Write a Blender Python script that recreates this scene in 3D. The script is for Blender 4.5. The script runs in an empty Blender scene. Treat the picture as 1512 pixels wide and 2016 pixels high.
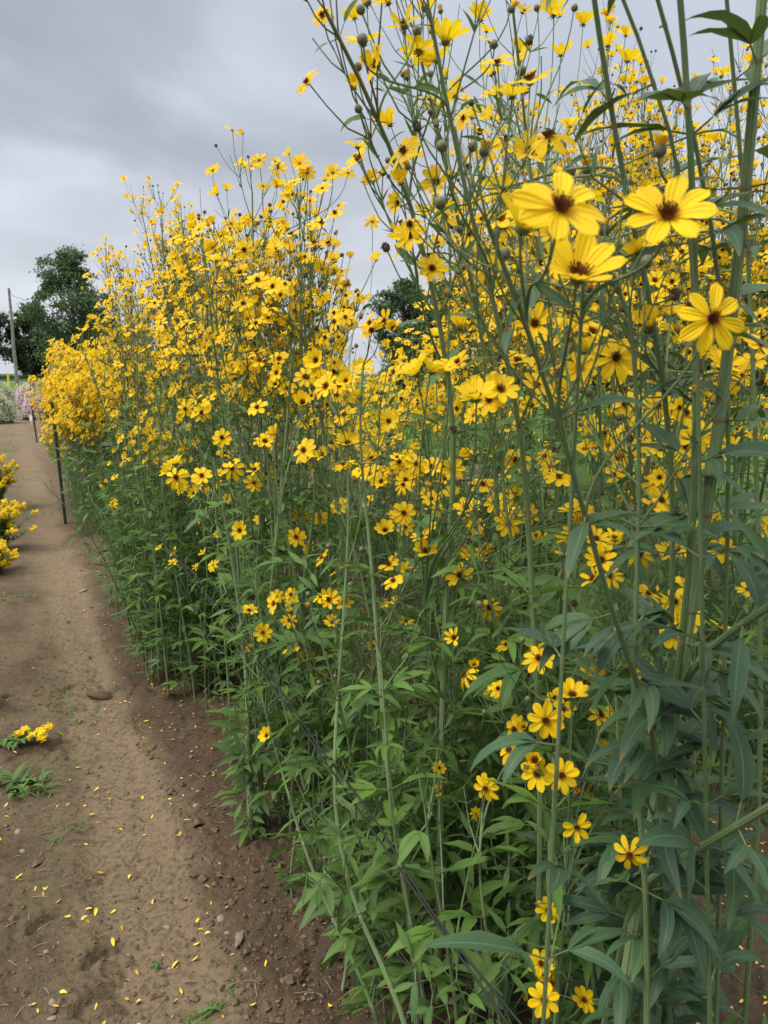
import bpy, math, numpy as np
from mathutils import Vector, Quaternion, Matrix
R_ = math.radians
rng = np.random.default_rng(11)
sc = bpy.context.scene
COL = sc.collection

# ------------------------------------------------------------------ camera, sky, sun, exposure
EYE = 1.3; FPX = 1515.0; CX, CY = 756.0, 1008.0; PITCH = R_(10.2)
cam_d = bpy.data.cameras.new('camera'); cam = bpy.data.objects.new('camera', cam_d); COL.objects.link(cam)
cam.location = (0, 0, EYE); cam.rotation_euler = (R_(90) - PITCH, 0, 0)
cam_d.sensor_fit = 'VERTICAL'; cam_d.sensor_height = 34.6; cam_d.sensor_width = 26.0
cam_d.lens = 26.0; cam_d.clip_start = 0.05; cam_d.clip_end = 3000
cam_d.dof.use_dof = True; cam_d.dof.focus_distance = 1.9; cam_d.dof.aperture_fstop = 11.0
sc.camera = cam
sc.view_settings.view_transform = 'Standard'; sc.view_settings.look = 'None'
sc.view_settings.gamma = 1.0; sc.view_settings.exposure = 0.0
sc.cycles.max_bounces = 6; sc.cycles.transparent_max_bounces = 4
sc.cycles.diffuse_bounces = 3; sc.cycles.transmission_bounces = 3; sc.cycles.glossy_bounces = 2
SUN_EL, SUN_AZ = R_(52), R_(250)
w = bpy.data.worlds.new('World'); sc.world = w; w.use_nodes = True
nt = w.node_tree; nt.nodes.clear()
def N(t, **k):
    n = nt.nodes.new(t)
    for a, b in k.items(): setattr(n, a, b)
    return n
def LK(a, b): nt.links.new(a, b)
out = N('ShaderNodeOutputWorld'); bg = N('ShaderNodeBackground'); bg.inputs[1].default_value = 0.1
sky = N('ShaderNodeTexSky'); sky.sky_type = 'NISHITA'; sky.sun_disc = False
sky.sun_elevation = SUN_EL; sky.sun_rotation = SUN_AZ; sky.air_density = 1.5; sky.dust_density = 3
tc = N('ShaderNodeTexCoord')
sepd = N('ShaderNodeSeparateXYZ'); LK(tc.outputs['Generated'], sepd.inputs[0])
# clouds lie on a layer: direction divided by its height
zc = N('ShaderNodeMath', operation='ADD'); zc.inputs[1].default_value = 0.16; LK(sepd.outputs[2], zc.inputs[0])
zm = N('ShaderNodeMath', operation='MAXIMUM'); zm.inputs[1].default_value = 0.1; LK(zc.outputs[0], zm.inputs[0])
dx = N('ShaderNodeMath', operation='DIVIDE'); LK(sepd.outputs[0], dx.inputs[0]); LK(zm.outputs[0], dx.inputs[1])
dy = N('ShaderNodeMath', operation='DIVIDE'); LK(sepd.outputs[1], dy.inputs[0]); LK(zm.outputs[0], dy.inputs[1])
cmb = N('ShaderNodeCombineXYZ'); LK(dx.outputs[0], cmb.inputs[0]); LK(dy.outputs[0], cmb.inputs[1])
n1 = N('ShaderNodeTexNoise'); n1.inputs['Scale'].default_value = 1.0; n1.inputs['Detail'].default_value = 6; n1.inputs['Roughness'].default_value = 0.48
n1.inputs['Distortion'].default_value = 0.35
LK(cmb.outputs[0], n1.inputs['Vector'])
ramp = N('ShaderNodeValToRGB'); e = ramp.color_ramp.elements
e[0].position = 0.30; e[0].color = (1.75, 1.85, 2.2, 1)
e[1].position = 0.72; e[1].color = (4.4, 4.65, 5.3, 1)
m_ = e.new(0.5); m_.color = (2.7, 2.85, 3.3, 1)
LK(n1.outputs['Fac'], ramp.inputs[0])
# brighter towards the horizon, as the cloud deck thins there; brighter to the right (east)
hr = N('ShaderNodeMapRange'); hr.inputs[1].default_value = 0.0; hr.inputs[2].default_value = 0.26
hr.inputs[3].default_value = 1.0; hr.inputs[4].default_value = 0.0; LK(sepd.outputs[2], hr.inputs[0])
xr = N('ShaderNodeMapRange'); xr.inputs[1].default_value = -0.2; xr.inputs[2].default_value = 0.45
xr.inputs[3].default_value = 0.0; xr.inputs[4].default_value = 0.75; LK(sepd.outputs[0], xr.inputs[0])
mx = N('ShaderNodeMath', operation='MAXIMUM'); LK(hr.outputs[0], mx.inputs[0]); LK(xr.outputs[0], mx.inputs[1])
mh = N('ShaderNodeMixRGB', blend_type='MIX'); mh.inputs[2].default_value = (4.2, 4.5, 5.2, 1)
mf = N('ShaderNodeMath', operation='MULTIPLY'); mf.inputs[1].default_value = 0.8; LK(mx.outputs[0], mf.inputs[0])
LK(mf.outputs[0], mh.inputs[0]); LK(ramp.outputs[0], mh.inputs[1])
mxs = N('ShaderNodeMixRGB', blend_type='MIX'); mxs.inputs[0].default_value = 0.9
LK(sky.outputs[0], mxs.inputs[1]); nb_ = N('ShaderNodeMixRGB', blend_type='MULTIPLY'); nb_.inputs[0].default_value = 1.; nb_.inputs[2].default_value = (.87, .865, .85, 1); LK(mh.outputs[0], nb_.inputs[1]); LK(nb_.outputs[0], mxs.inputs[2])
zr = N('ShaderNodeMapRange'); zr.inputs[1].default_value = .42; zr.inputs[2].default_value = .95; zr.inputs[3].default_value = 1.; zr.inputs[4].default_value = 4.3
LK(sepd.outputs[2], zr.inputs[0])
zw = N('ShaderNodeMapRange'); zw.inputs[1].default_value = .40; zw.inputs[2].default_value = .7; LK(sepd.outputs[2], zw.inputs[0])
wh = N('ShaderNodeMixRGB', blend_type='MULTIPLY'); wh.inputs[2].default_value = (1.05, 1.0, .80, 1); LK(zw.outputs[0], wh.inputs[0]); LK(mxs.outputs[0], wh.inputs[1])
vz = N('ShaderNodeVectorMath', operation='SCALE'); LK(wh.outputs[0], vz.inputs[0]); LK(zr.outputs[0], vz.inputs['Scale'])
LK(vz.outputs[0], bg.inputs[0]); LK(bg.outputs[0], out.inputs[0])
sl = bpy.data.lights.new('sun', 'SUN'); sun = bpy.data.objects.new('sun', sl); COL.objects.link(sun)
sl.energy = 1.4; sl.angle = R_(25); sl.color = (1.0, 0.96, 0.9)
sd = Vector((math.sin(SUN_AZ) * math.cos(SUN_EL), math.cos(SUN_AZ) * math.cos(SUN_EL), math.sin(SUN_EL)))
sun.rotation_euler = sd.to_track_quat('Z', 'Y').to_euler()
sc.view_settings.exposure = 1.08

# ------------------------------------------------------------------ helpers
CF = np.array([0, math.cos(PITCH), -math.sin(PITCH)]); CU = np.array([0, math.sin(PITCH), math.cos(PITCH)]); CR = np.array([1., 0, 0])
CAMP = np.array([0, 0, EYE])
def at(px, py, zc): return CAMP + zc * ((px - CX) / FPX * CR - (py - CY) / FPX * CU + CF)
def ground_at(px, py):
    d = (px - CX) / FPX * CR - (py - CY) / FPX * CU + CF
    return CAMP + d * (EYE / -d[2])
def camn(r, u, t):
    v = r * CR + u * CU - t * CF
    return v / np.linalg.norm(v)
UA = np.array([-.4361, .8999]); NA = np.array([.8999, .4361])      # along the row, across the row (to the right)
def rc(s, t): return s * UA + t * NA
def nrm(v):
    v = np.asarray(v, float); n = np.linalg.norm(v, axis=-1, keepdims=True); n[n == 0] = 1
    return v / n
def perp(d):
    r = np.where(np.abs(d[..., 2:3]) < .9, np.array([0, 0, 1.]), np.array([1., 0, 0]))
    return nrm(np.cross(d, r))

class Buf:
    def __init__(s): s.v = []; s.f4 = []; s.f3 = []; s.m4 = []; s.m3 = []; s.t = []; s.uv = []; s.n = 0
    def add(s, v, q=None, t3=None, tone=0.5, uv=None, mat=0):
        v = np.asarray(v, float).reshape(-1, 3); k = len(v)
        s.v.append(v)
        if q is not None and len(q): q = np.asarray(q); s.f4.append(q + s.n); s.m4.append(np.full(len(q), mat))
        if t3 is not None and len(t3): t3 = np.asarray(t3); s.f3.append(t3 + s.n); s.m3.append(np.full(len(t3), mat))
        s.t.append(np.broadcast_to(np.asarray(tone, float), (k,)) if np.ndim(tone) == 0 else np.asarray(tone, float).reshape(-1))
        s.uv.append(np.zeros((k, 2)) if uv is None else np.asarray(uv, float).reshape(-1, 2))
        s.n += k
    def mesh(s, name, mats, off=(0, 0, 0), smooth=True):
        me = bpy.data.meshes.new(name)
        if s.n:
            V = np.concatenate(s.v) - np.asarray(off); T = np.concatenate(s.t); UV = np.concatenate(s.uv)
            F4 = np.concatenate(s.f4) if s.f4 else np.zeros((0, 4), int); F3 = np.concatenate(s.f3) if s.f3 else np.zeros((0, 3), int)
            mi = np.concatenate((s.m4 if s.m4 else []) + (s.m3 if s.m3 else [])).astype(np.int32)
            loops = np.concatenate([F4.ravel(), F3.ravel()]).astype(np.int32)
            starts = np.concatenate([np.arange(len(F4)) * 4, len(F4) * 4 + np.arange(len(F3)) * 3]).astype(np.int32)
            me.vertices.add(len(V)); me.vertices.foreach_set('co', V.ravel().astype(np.float32))
            me.loops.add(len(loops)); me.loops.foreach_set('vertex_index', loops)
            me.polygons.add(len(starts)); me.polygons.foreach_set('loop_start', starts)
            me.update(calc_edges=True)
            me.polygons.foreach_set('material_index', mi)
            me.polygons.foreach_set('use_smooth', np.full(len(starts), smooth))
            a = me.attributes.new('tone', 'FLOAT', 'POINT'); a.data.foreach_set('value', T.astype(np.float32))
            ul = me.uv_layers.new(name='UVMap'); ul.data.foreach_set('uv', UV[loops].ravel().astype(np.float32))
            me.update()
        for m in mats: me.materials.append(m)
        return me
    def obj(s, name, mats, parent=None, loc=None, smooth=True):
        off = np.array(parent['_loc']) if parent is not None and loc is None else (np.zeros(3) if loc is None else np.asarray(loc))
        me = s.mesh(name, mats if isinstance(mats, (list, tuple)) else [mats], off, smooth)
        o = bpy.data.objects.new(name, me); COL.objects.link(o)
        if parent is not None: o.parent = parent
        else: o.location = off
        return o

def tag(o, label=None, cat=None, group=None, kind=None):
    if label: o['label'] = label
    if cat: o['category'] = cat
    if group: o['group'] = group
    if kind: o['kind'] = kind
    return o
def thing(name, loc, label, cat, group=None):
    o = bpy.data.objects.new(name, None); COL.objects.link(o); o.location = tuple(loc); o.empty_display_size = .1
    o['_loc'] = [float(x) for x in loc]
    return tag(o, label, cat, group)

def tubes(buf, P, R, sides=5, tone=.5, mat=0, cap=True):
    """P (n,k,3), R (n,k)"""
    P = np.asarray(P, float); R = np.asarray(R, float)
    if P.ndim == 2: P = P[None]; R = R[None]
    n, k, _ = P.shape
    if n == 0: return
    T = nrm(np.gradient(P, axis=1))
    ref = perp(nrm(P[:, -1] - P[:, 0]))[:, None, :]
    A = nrm(np.cross(T, ref)); B = np.cross(T, A)
    a = np.arange(sides) / sides * 2 * np.pi
    V = P[:, :, None] + R[:, :, None, None] * (A[:, :, None] * np.cos(a)[None, None, :, None] + B[:, :, None] * np.sin(a)[None, None, :, None])
    i = np.arange(k - 1)[:, None]; j = np.arange(sides)[None]
    q = np.stack([i * sides + j, i * sides + (j + 1) % sides, (i + 1) * sides + (j + 1) % sides, (i + 1) * sides + j], -1).reshape(-1, 4)
    Q = (q[None] + (np.arange(n) * k * sides)[:, None, None]).reshape(-1, 4)
    L = np.concatenate([np.zeros((n, 1)), np.cumsum(np.linalg.norm(np.diff(P, axis=1), axis=-1), axis=1)], 1)
    uv = np.stack([np.broadcast_to((a / (2 * np.pi))[None, None], (n, k, sides)), np.broadcast_to(L[:, :, None], (n, k, sides))], -1)
    tn = np.broadcast_to(np.asarray(tone, float).reshape(-1, 1, 1) if np.ndim(tone) else np.full((1, 1, 1), tone), (n, k, sides)).reshape(-1)
    buf.add(V, Q, tone=tn, uv=uv, mat=mat)

def leaves(buf, o, d, n, L, W, droop, tone, k=6, fold=.35, mat=0, wavy=0.0):
    o = np.atleast_2d(o).astype(float); N_ = len(o)
    if N_ == 0: return
    d = nrm(np.atleast_2d(d)); n = np.atleast_2d(n).astype(float)
    L = np.broadcast_to(L, (N_,)).astype(float); W = np.broadcast_to(W, (N_,)).astype(float); droop = np.broadcast_to(droop, (N_,)).astype(float)
    n = nrm(n - d * np.sum(n * d, 1, keepdims=True))
    p = o.copy(); rows = []; down = np.array([0, 0, -1.])
    side_bend = rng.normal(0, .05, N_)
    for i in range(k + 1):
        u = i / k
        wd = (np.sin(np.pi * min(1, u ** .72 * 1.0)) ** .85 if 0 < u < 1 else 0.0) * .5 * W + (0.0006 if u < .01 else .0002)
        s = np.cross(d, n); fv = fold * (1 - .4 * u)
        wob = wavy * np.sin(i * 2.1 + L * 300) * wd
        a = p - s * (wd * np.cos(fv))[:, None] + n * (wd * np.sin(fv) + wob)[:, None]
        b = p + s * (wd * np.cos(fv))[:, None] + n * (wd * np.sin(fv) - wob)[:, None]
        rows.append(np.stack([a, p, b], 1))
        nd = nrm(d + down * (droop * (.4 + 1.2 * u))[:, None] + s * side_bend[:, None])
        n = nrm(n - nd * np.sum(n * nd, 1, keepdims=True)); d = nd
        p = p + d * (L / k)[:, None]
    V = np.stack(rows, 1)                      # N,k+1,3,3
    i = np.arange(k)[:, None]; j = np.arange(2)[None]
    q = np.stack([i * 3 + j, i * 3 + j + 1, (i + 1) * 3 + j + 1, (i + 1) * 3 + j], -1).reshape(-1, 4)
    Q = (q[None] + (np.arange(N_) * (k + 1) * 3)[:, None, None]).reshape(-1, 4)
    uu = np.broadcast_to(np.array([-1, 0, 1.])[None, None], (N_, k + 1, 3)); vv = np.broadcast_to((np.arange(k + 1) / k)[None, :, None], (N_, k + 1, 3))
    tn = np.broadcast_to(np.broadcast_to(tone, (N_,))[:, None, None], (N_, k + 1, 3)).reshape(-1)
    buf.add(V, Q, tone=tn, uv=np.stack([uu, vv], -1), mat=mat)

# ------------------------------------------------------------------ materials
def mat(name):
    m = bpy.data.materials.new(name); m.use_nodes = True; t = m.node_tree; t.nodes.clear(); return m, t
class G:
    def __init__(s, t): s.t = t
    def n(s, ty, ins=None, **k):
        x = s.t.nodes.new(ty)
        for a, b in k.items(): setattr(x, a, b)
        for a, b in (ins or {}).items():
            if isinstance(b, bpy.types.NodeSocket): s.t.links.new(b, x.inputs[a])
            else: x.inputs[a].default_value = b
        return x
    def math(s, op, a, b=0.0): return s.n('ShaderNodeMath', {0: a, 1: b}, operation=op).outputs[0]
    def mix(s, f, a, b, bt='MIX'): return s.n('ShaderNodeMixRGB', {0: f, 1: a, 2: b}, blend_type=bt).outputs[0]
    def rng(s, v, a, b, c=0., d=1.): return s.n('ShaderNodeMapRange', {0: v, 1: a, 2: b, 3: c, 4: d}).outputs[0]
    def noise(s, scale, detail=3, vec=None, rough=.5, out='Fac'):
        i = {'Scale': scale, 'Detail': detail, 'Roughness': rough}
        if vec is not None: i['Vector'] = vec
        return s.n('ShaderNodeTexNoise', i).outputs[out]
def c4(*c): return (*c, 1.0)
def leaf_mat(name, dark, bright, trans=.18, rough=.5, rib=True, spec=.22):
    m, t = mat(name); g = G(t)
    tone = g.n('ShaderNodeAttribute', attribute_name='tone').outputs['Fac']
    uv = g.n('ShaderNodeUVMap').outputs[0]; sp = g.n('ShaderNodeSeparateXYZ', {0: uv})
    geo = g.n('ShaderNodeNewGeometry'); tcx = g.n('ShaderNodeTexCoord')
    base = g.mix(tone, c4(*dark), c4(*bright))
    nz = g.noise(38, 3, tcx.outputs['Object'])
    base = g.mix(g.rng(nz, .35, .7, 0, .35), base, g.mix(.5, base, c4(.10, .13, .03)))
    if rib:
        au = g.math('ABSOLUTE', sp.outputs[0])
        ribf = g.rng(au, .02, .08, .5, 0.)
        vein = g.math('SINE', g.math('MULTIPLY', g.math('SUBTRACT', sp.outputs[1], g.math('MULTIPLY', au, .16)), 75.))
        vf = g.rng(vein, .8, 1., 0, .09)
        base = g.mix(g.math('MAXIMUM', ribf, vf), base, g.mix(.5, base, c4(.30, .38, .2)))
        edge = g.rng(au, .93, 1., 0, .3)
        base = g.mix(edge, base, c4(.2, .26, .12))
    base = g.mix(g.rng(tone, 1.15, 1.4, 0, 1.), base, c4(.15, .095, .05))
    tipb = g.math('MULTIPLY', g.rng(sp.outputs[1], .86, .97, 0, .9), g.rng(g.noise(7, 2, tcx.outputs['Object']), .52, .6))
    base = g.mix(tipb, base, c4(.16, .10, .04))
    spots = g.math('MULTIPLY', g.rng(g.n('ShaderNodeTexVoronoi', {'Vector': tcx.outputs['Object'], 'Scale': 60.}).outputs['Distance'], .06, .10, .7, 0), g.rng(g.noise(5, 2, tcx.outputs['Object']), .5, .58))
    base = g.mix(spots, base, c4(.10, .07, .025))
    back = g.mix(.45, base, c4(.12, .20, .09))
    base2 = g.mix(geo.outputs['Backfacing'], base, back)
    bs = g.n('ShaderNodeBsdfPrincipled', {'Base Color': base2, 'Roughness': rough, 'Specular IOR Level': spec})
    tr = g.n('ShaderNodeBsdfTranslucent', {'Color': g.mix(.35, base, c4(.25, .40, .03))})
    mx = g.n('ShaderNodeMixShader', {0: trans, 1: bs.outputs[0], 2: tr.outputs[0]})
    g.n('ShaderNodeOutputMaterial', {0: mx.outputs[0]}); return m
M = {}
M['leaf'] = leaf_mat('tickseed_leaf', (.028, .072, .033), (.105, .205, .036), .24, .55)
M['leaf_blue'] = leaf_mat('tickseed_leaf_glaucous', (.024, .056, .038), (.055, .125, .048), .14, .5)
M['leaf_fine'] = leaf_mat('fine_leaf', (.045, .095, .05), (.085, .165, .06), .2, .6, rib=False)
M['tree_leaf'] = leaf_mat('tree_leaf', (.024, .050, .028), (.085, .14, .065), .1, .7, rib=False, spec=.2)
M['grass'] = leaf_mat('grass_blade', (.045, .11, .02), (.12, .24, .035), .2, .6, rib=False)
M['dry_grass'] = leaf_mat('dry_grass_blade', (.17, .17, .06), (.38, .32, .16), .2, .7, rib=False)

def stem_mat(name, a, b, ridge=True):
    m, t = mat(name); g = G(t)
    tone = g.n('ShaderNodeAttribute', attribute_name='tone').outputs['Fac']
    uv = g.n('ShaderNodeUVMap').outputs[0]; sp = g.n('ShaderNodeSeparateXYZ', {0: uv})
    base = g.mix(tone, c4(*a), c4(*b))
    tcx = g.n('ShaderNodeTexCoord')
    nz = g.noise(14, 4, tcx.outputs['Object'])
    base = g.mix(g.rng(nz, .4, .65, 0, .5), base, c4(.16, .21, .12))
    base = g.mix(g.rng(tone, 1.2, 1.5, 0, .55), base, c4(.14, .085, .035))
    base = g.mix(g.rng(g.noise(6, 3, tcx.outputs['Object']), .60, .72, 0, .45), base, c4(.13, .07, .035))
    st = g.math('SINE', g.math('MULTIPLY', sp.outputs[0], 2 * math.pi * 9))
    stn = g.math('ADD', st, g.math('MULTIPLY', g.noise(30, 2, uv), .8))
    base = g.mix(g.rng(stn, .3, 1.3, 0, .45), base, g.mix(.5, base, c4(.24, .30, .16)))
    bmp = g.n('ShaderNodeBump', {'Strength': .5, 'Distance': .002, 'Height': stn})
    bs = g.n('ShaderNodeBsdfPrincipled', {'Base Color': base, 'Roughness': .5, 'Specular IOR Level': .35, 'Normal': bmp.outputs[0]})
    g.n('ShaderNodeOutputMaterial', {0: bs.outputs[0]}); return m
M['stem'] = stem_mat('tickseed_stem', (.075, .15, .04), (.25, .35, .16))
M['stem_blue'] = stem_mat('tickseed_stem_glaucous', (.06, .125, .035), (.20, .30, .13))

def petal_mat():
    m, t = mat('yellow_petal'); g = G(t)
    tone = g.n('ShaderNodeAttribute', attribute_name='tone').outputs['Fac']
    oi = g.n('ShaderNodeObjectInfo').outputs['Random']
    uv = g.n('ShaderNodeUVMap').outputs[0]; sp = g.n('ShaderNodeSeparateXYZ', {0: uv})
    base = g.mix(tone, c4(.86, .52, .002), c4(.92, .64, .004))
    base = g.mix(g.rng(oi, 0, 1, 0, .35), base, c4(.88, .58, .002))
    au = g.math('ABSOLUTE', sp.outputs[0])
    gr = g.math('COSINE', g.math('MULTIPLY', au, math.pi * 4.0))
    grf = g.math('MULTIPLY', g.rng(gr, .45, 1., 0, .14), g.rng(sp.outputs[1], .1, .9, 1., .2))
    base = g.mix(grf, base, c4(.78, .46, .0))
    base = g.mix(g.rng(sp.outputs[1], .0, .28, .75, 0), base, c4(.70, .26, .0))
    bmp = g.n('ShaderNodeBump', {'Strength': .35, 'Distance': .001, 'Height': gr})
    bs = g.n('ShaderNodeBsdfPrincipled', {'Base Color': base, 'Roughness': .55, 'Specular IOR Level': .25, 'Normal': bmp.outputs[0]})
    tr = g.n('ShaderNodeBsdfTranslucent', {'Color': g.mix(.6, base, c4(.96, .80, .03))})
    mx = g.n('ShaderNodeMixShader', {0: .38, 1: bs.outputs[0], 2: tr.outputs[0]})
    g.n('ShaderNodeOutputMaterial', {0: mx.outputs[0]}); return m
M['petal'] = petal_mat()
def simple(name, a, b=None, rough=.7, scale=40, bump=0, spec=.3, dist=.002, metal=0.):
    m, t = mat(name); g = G(t); tcx = g.n('ShaderNodeTexCoord')
    nz = g.noise(scale, 4, tcx.outputs['Object'])
    base = g.mix(g.rng(nz, .35, .65), c4(*a), c4(*(b or a)))
    ins = {'Base Color': base, 'Roughness': rough, 'Specular IOR Level': spec, 'Metallic': metal}
    if bump: ins['Normal'] = g.n('ShaderNodeBump', {'Strength': bump, 'Distance': dist, 'Height': nz}).outputs[0]
    bs = g.n('ShaderNodeBsdfPrincipled', ins)
    g.n('ShaderNodeOutputMaterial', {0: bs.outputs[0]}); return m
M['disc'] = simple('dark_disc', (.085, .024, .008), (.30, .11, .02), .8, 2.5)
M['calyx'] = simple('green_calyx', (.07, .12, .03), (.12, .16, .05), .6, 2)
M['bud'] = simple('grey_green_bud', (.085, .095, .055), (.17, .16, .09), .65, 1.6)
M['bud_yellow'] = simple('yellow_bud_tip', (.75, .36, .0), (.85, .50, .01), .6, 2)
M['seed'] = simple('brown_seed_head', (.05, .035, .018), (.13, .09, .045), .85, 2.2)
M['floret'] = simple('goldenrod_floret', (.80, .54, .01), (.90, .68, .02), .7, 30)
M['pink'] = simple('pink_floret', (.55, .42, .47), (.72, .60, .64), .8, 6)
M['cream'] = simple('cream_floret', (.40, .46, .28), (.62, .62, .42), .8, 6)
M['bark'] = simple('bark', (.05, .04, .03), (.12, .10, .08), .9, 4, .6, .3, .03)
M['pole_wood'] = simple('weathered_pole', (.16, .15, .13), (.27, .25, .22), .85, 3, .4)
M['black'] = simple('black_steel', (.012, .014, .014), (.03, .032, .03), .45, 20)
M['wire'] = simple('black_cable', (.012, .013, .013), (.02, .02, .02), .4, 20)
M['yellow_paint'] = simple('yellow_plastic', (.75, .55, .02), (.7, .5, .02), .5, 5)
M['white_paint'] = simple('white_plastic', (.75, .75, .72), (.8, .8, .78), .5, 5)
M['tan_wood'] = simple('bamboo', (.42, .30, .12), (.5, .38, .18), .6, 5)
M['stone'] = simple('pebble', (.15, .12, .095), (.28, .24, .20), .8, 60, .3)
M['clod'] = simple('soil_clod', (.085, .058, .038), (.15, .105, .07), .95, 60, .8, .1)
M['straw'] = simple('straw', (.36, .28, .17), (.28, .2, .11), .8, 50)
M['bee_dark'] = simple('bee_dark', (.03, .018, .008), (.05, .03, .01), .6, 300)
M['bee_gold'] = simple('bee_gold', (.42, .22, .04), (.35, .18, .03), .8, 300)
M['bee_wing'] = simple('bee_wing', (.3, .28, .24), (.35, .33, .3), .3, 300)
def litter_mat():
    m, t = mat('fallen_petal'); g = G(t)
    tone = g.n('ShaderNodeAttribute', attribute_name='tone').outputs['Fac']; oi = g.n('ShaderNodeObjectInfo').outputs['Random']
    base = g.mix(g.math('FRACT', g.math('ADD', tone, oi)), c4(.80, .50, .01), c4(.62, .36, .07))
    bs = g.n('ShaderNodeBsdfPrincipled', {'Base Color': base, 'Roughness': .6}); g.n('ShaderNodeOutputMaterial', {0: bs.outputs[0]}); return m
M['fallen'] = litter_mat()

# ------------------------------------------------------------------ ground height
def vnoise(x, y, seed):
    xi = np.floor(x).astype(np.int64); yi = np.floor(y).astype(np.int64); xf = x - xi; yf = y - yi
    def h(a, b):
        n = (a * 374761393 + b * 668265263 + seed * 974634777) & 0xffffffff
        n = ((n ^ (n >> 13)) * 1274126177) & 0xffffffff
        return ((n ^ (n >> 16)) & 0xffff) / 65535.0
    u = xf * xf * (3 - 2 * xf); v = yf * yf * (3 - 2 * yf)
    return (h(xi, yi) * (1 - u) + h(xi + 1, yi) * u) * (1 - v) + (h(xi, yi + 1) * (1 - u) + h(xi + 1, yi + 1) * u) * v
def fbm(x, y, f, octs, seed, gain=.5):
    a = 0; amp = 1; tot = 0
    for i in range(octs):
        a = a + amp * (vnoise(x * f, y * f, seed + i) - .5); tot += amp; amp *= gain; f *= 2.03
    return a / tot * 2
PRINTS = [(225, 1890, .055, .04), (205, 1985, .05, .035), (110, 1830, .05, .03), (165, 1350, .07, .03), (100, 1300, .07, .03), (60, 1500, .06, .02), (150, 1470, .08, .02), (240, 1720, .05, .02)]
PRINTS = [(*ground_at(a, b)[:2], c, d) for a, b, c, d in PRINTS]
def gheight(x, y):
    x = np.asarray(x, float); y = np.asarray(y, float)
    t = x * NA[0] + y * NA[1]; s = x * UA[0] + y * UA[1]
    near = np.exp(-np.maximum(0, np.hypot(x, y) - 2) / 9.)
    sh = 1 / (1 + np.exp(-(t - .36 + .04 * fbm(s, t, 1.6, 2, 5)) / .05)); left = 1 / (1 + np.exp((t + .12) / .06))
    z = .018 * fbm(x, y, 1.3, 3, 1) + .02 * sh - .020 / (1 + np.exp((np.abs(t - .20 - .02 * fbm(s, t, 2.5, 2, 8)) - .11) / .012)) + .02 * left
    rough = .25 + .9 * sh + .6 * left
    z = z + .015 * rough * fbm(x, y, 9, 4, 20, .65) + .008 * rough * np.maximum(0, fbm(x, y, 42, 3, 40, .65) - .03) * 2.2
    cr = fbm(x, y, 6, 3, 70)
    z = z - .010 * np.exp(-(cr / .04) ** 2) * (fbm(x, y, 1.4, 2, 90) > .15)
    for px, py, r, dp in PRINTS:
        q = np.hypot(x - px, (y - py) * .9)
        a = np.arctan2(y - py, x - px)
        z = z - .6 * dp * np.exp(-((q - r) / .011) ** 2) * (np.cos(a * 1.0 - 1.9) > -.2) - .12 * dp * (q < r)
    return z * near
def gz(x, y): return float(gheight(np.array([x]), np.array([y]))[0])

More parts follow.
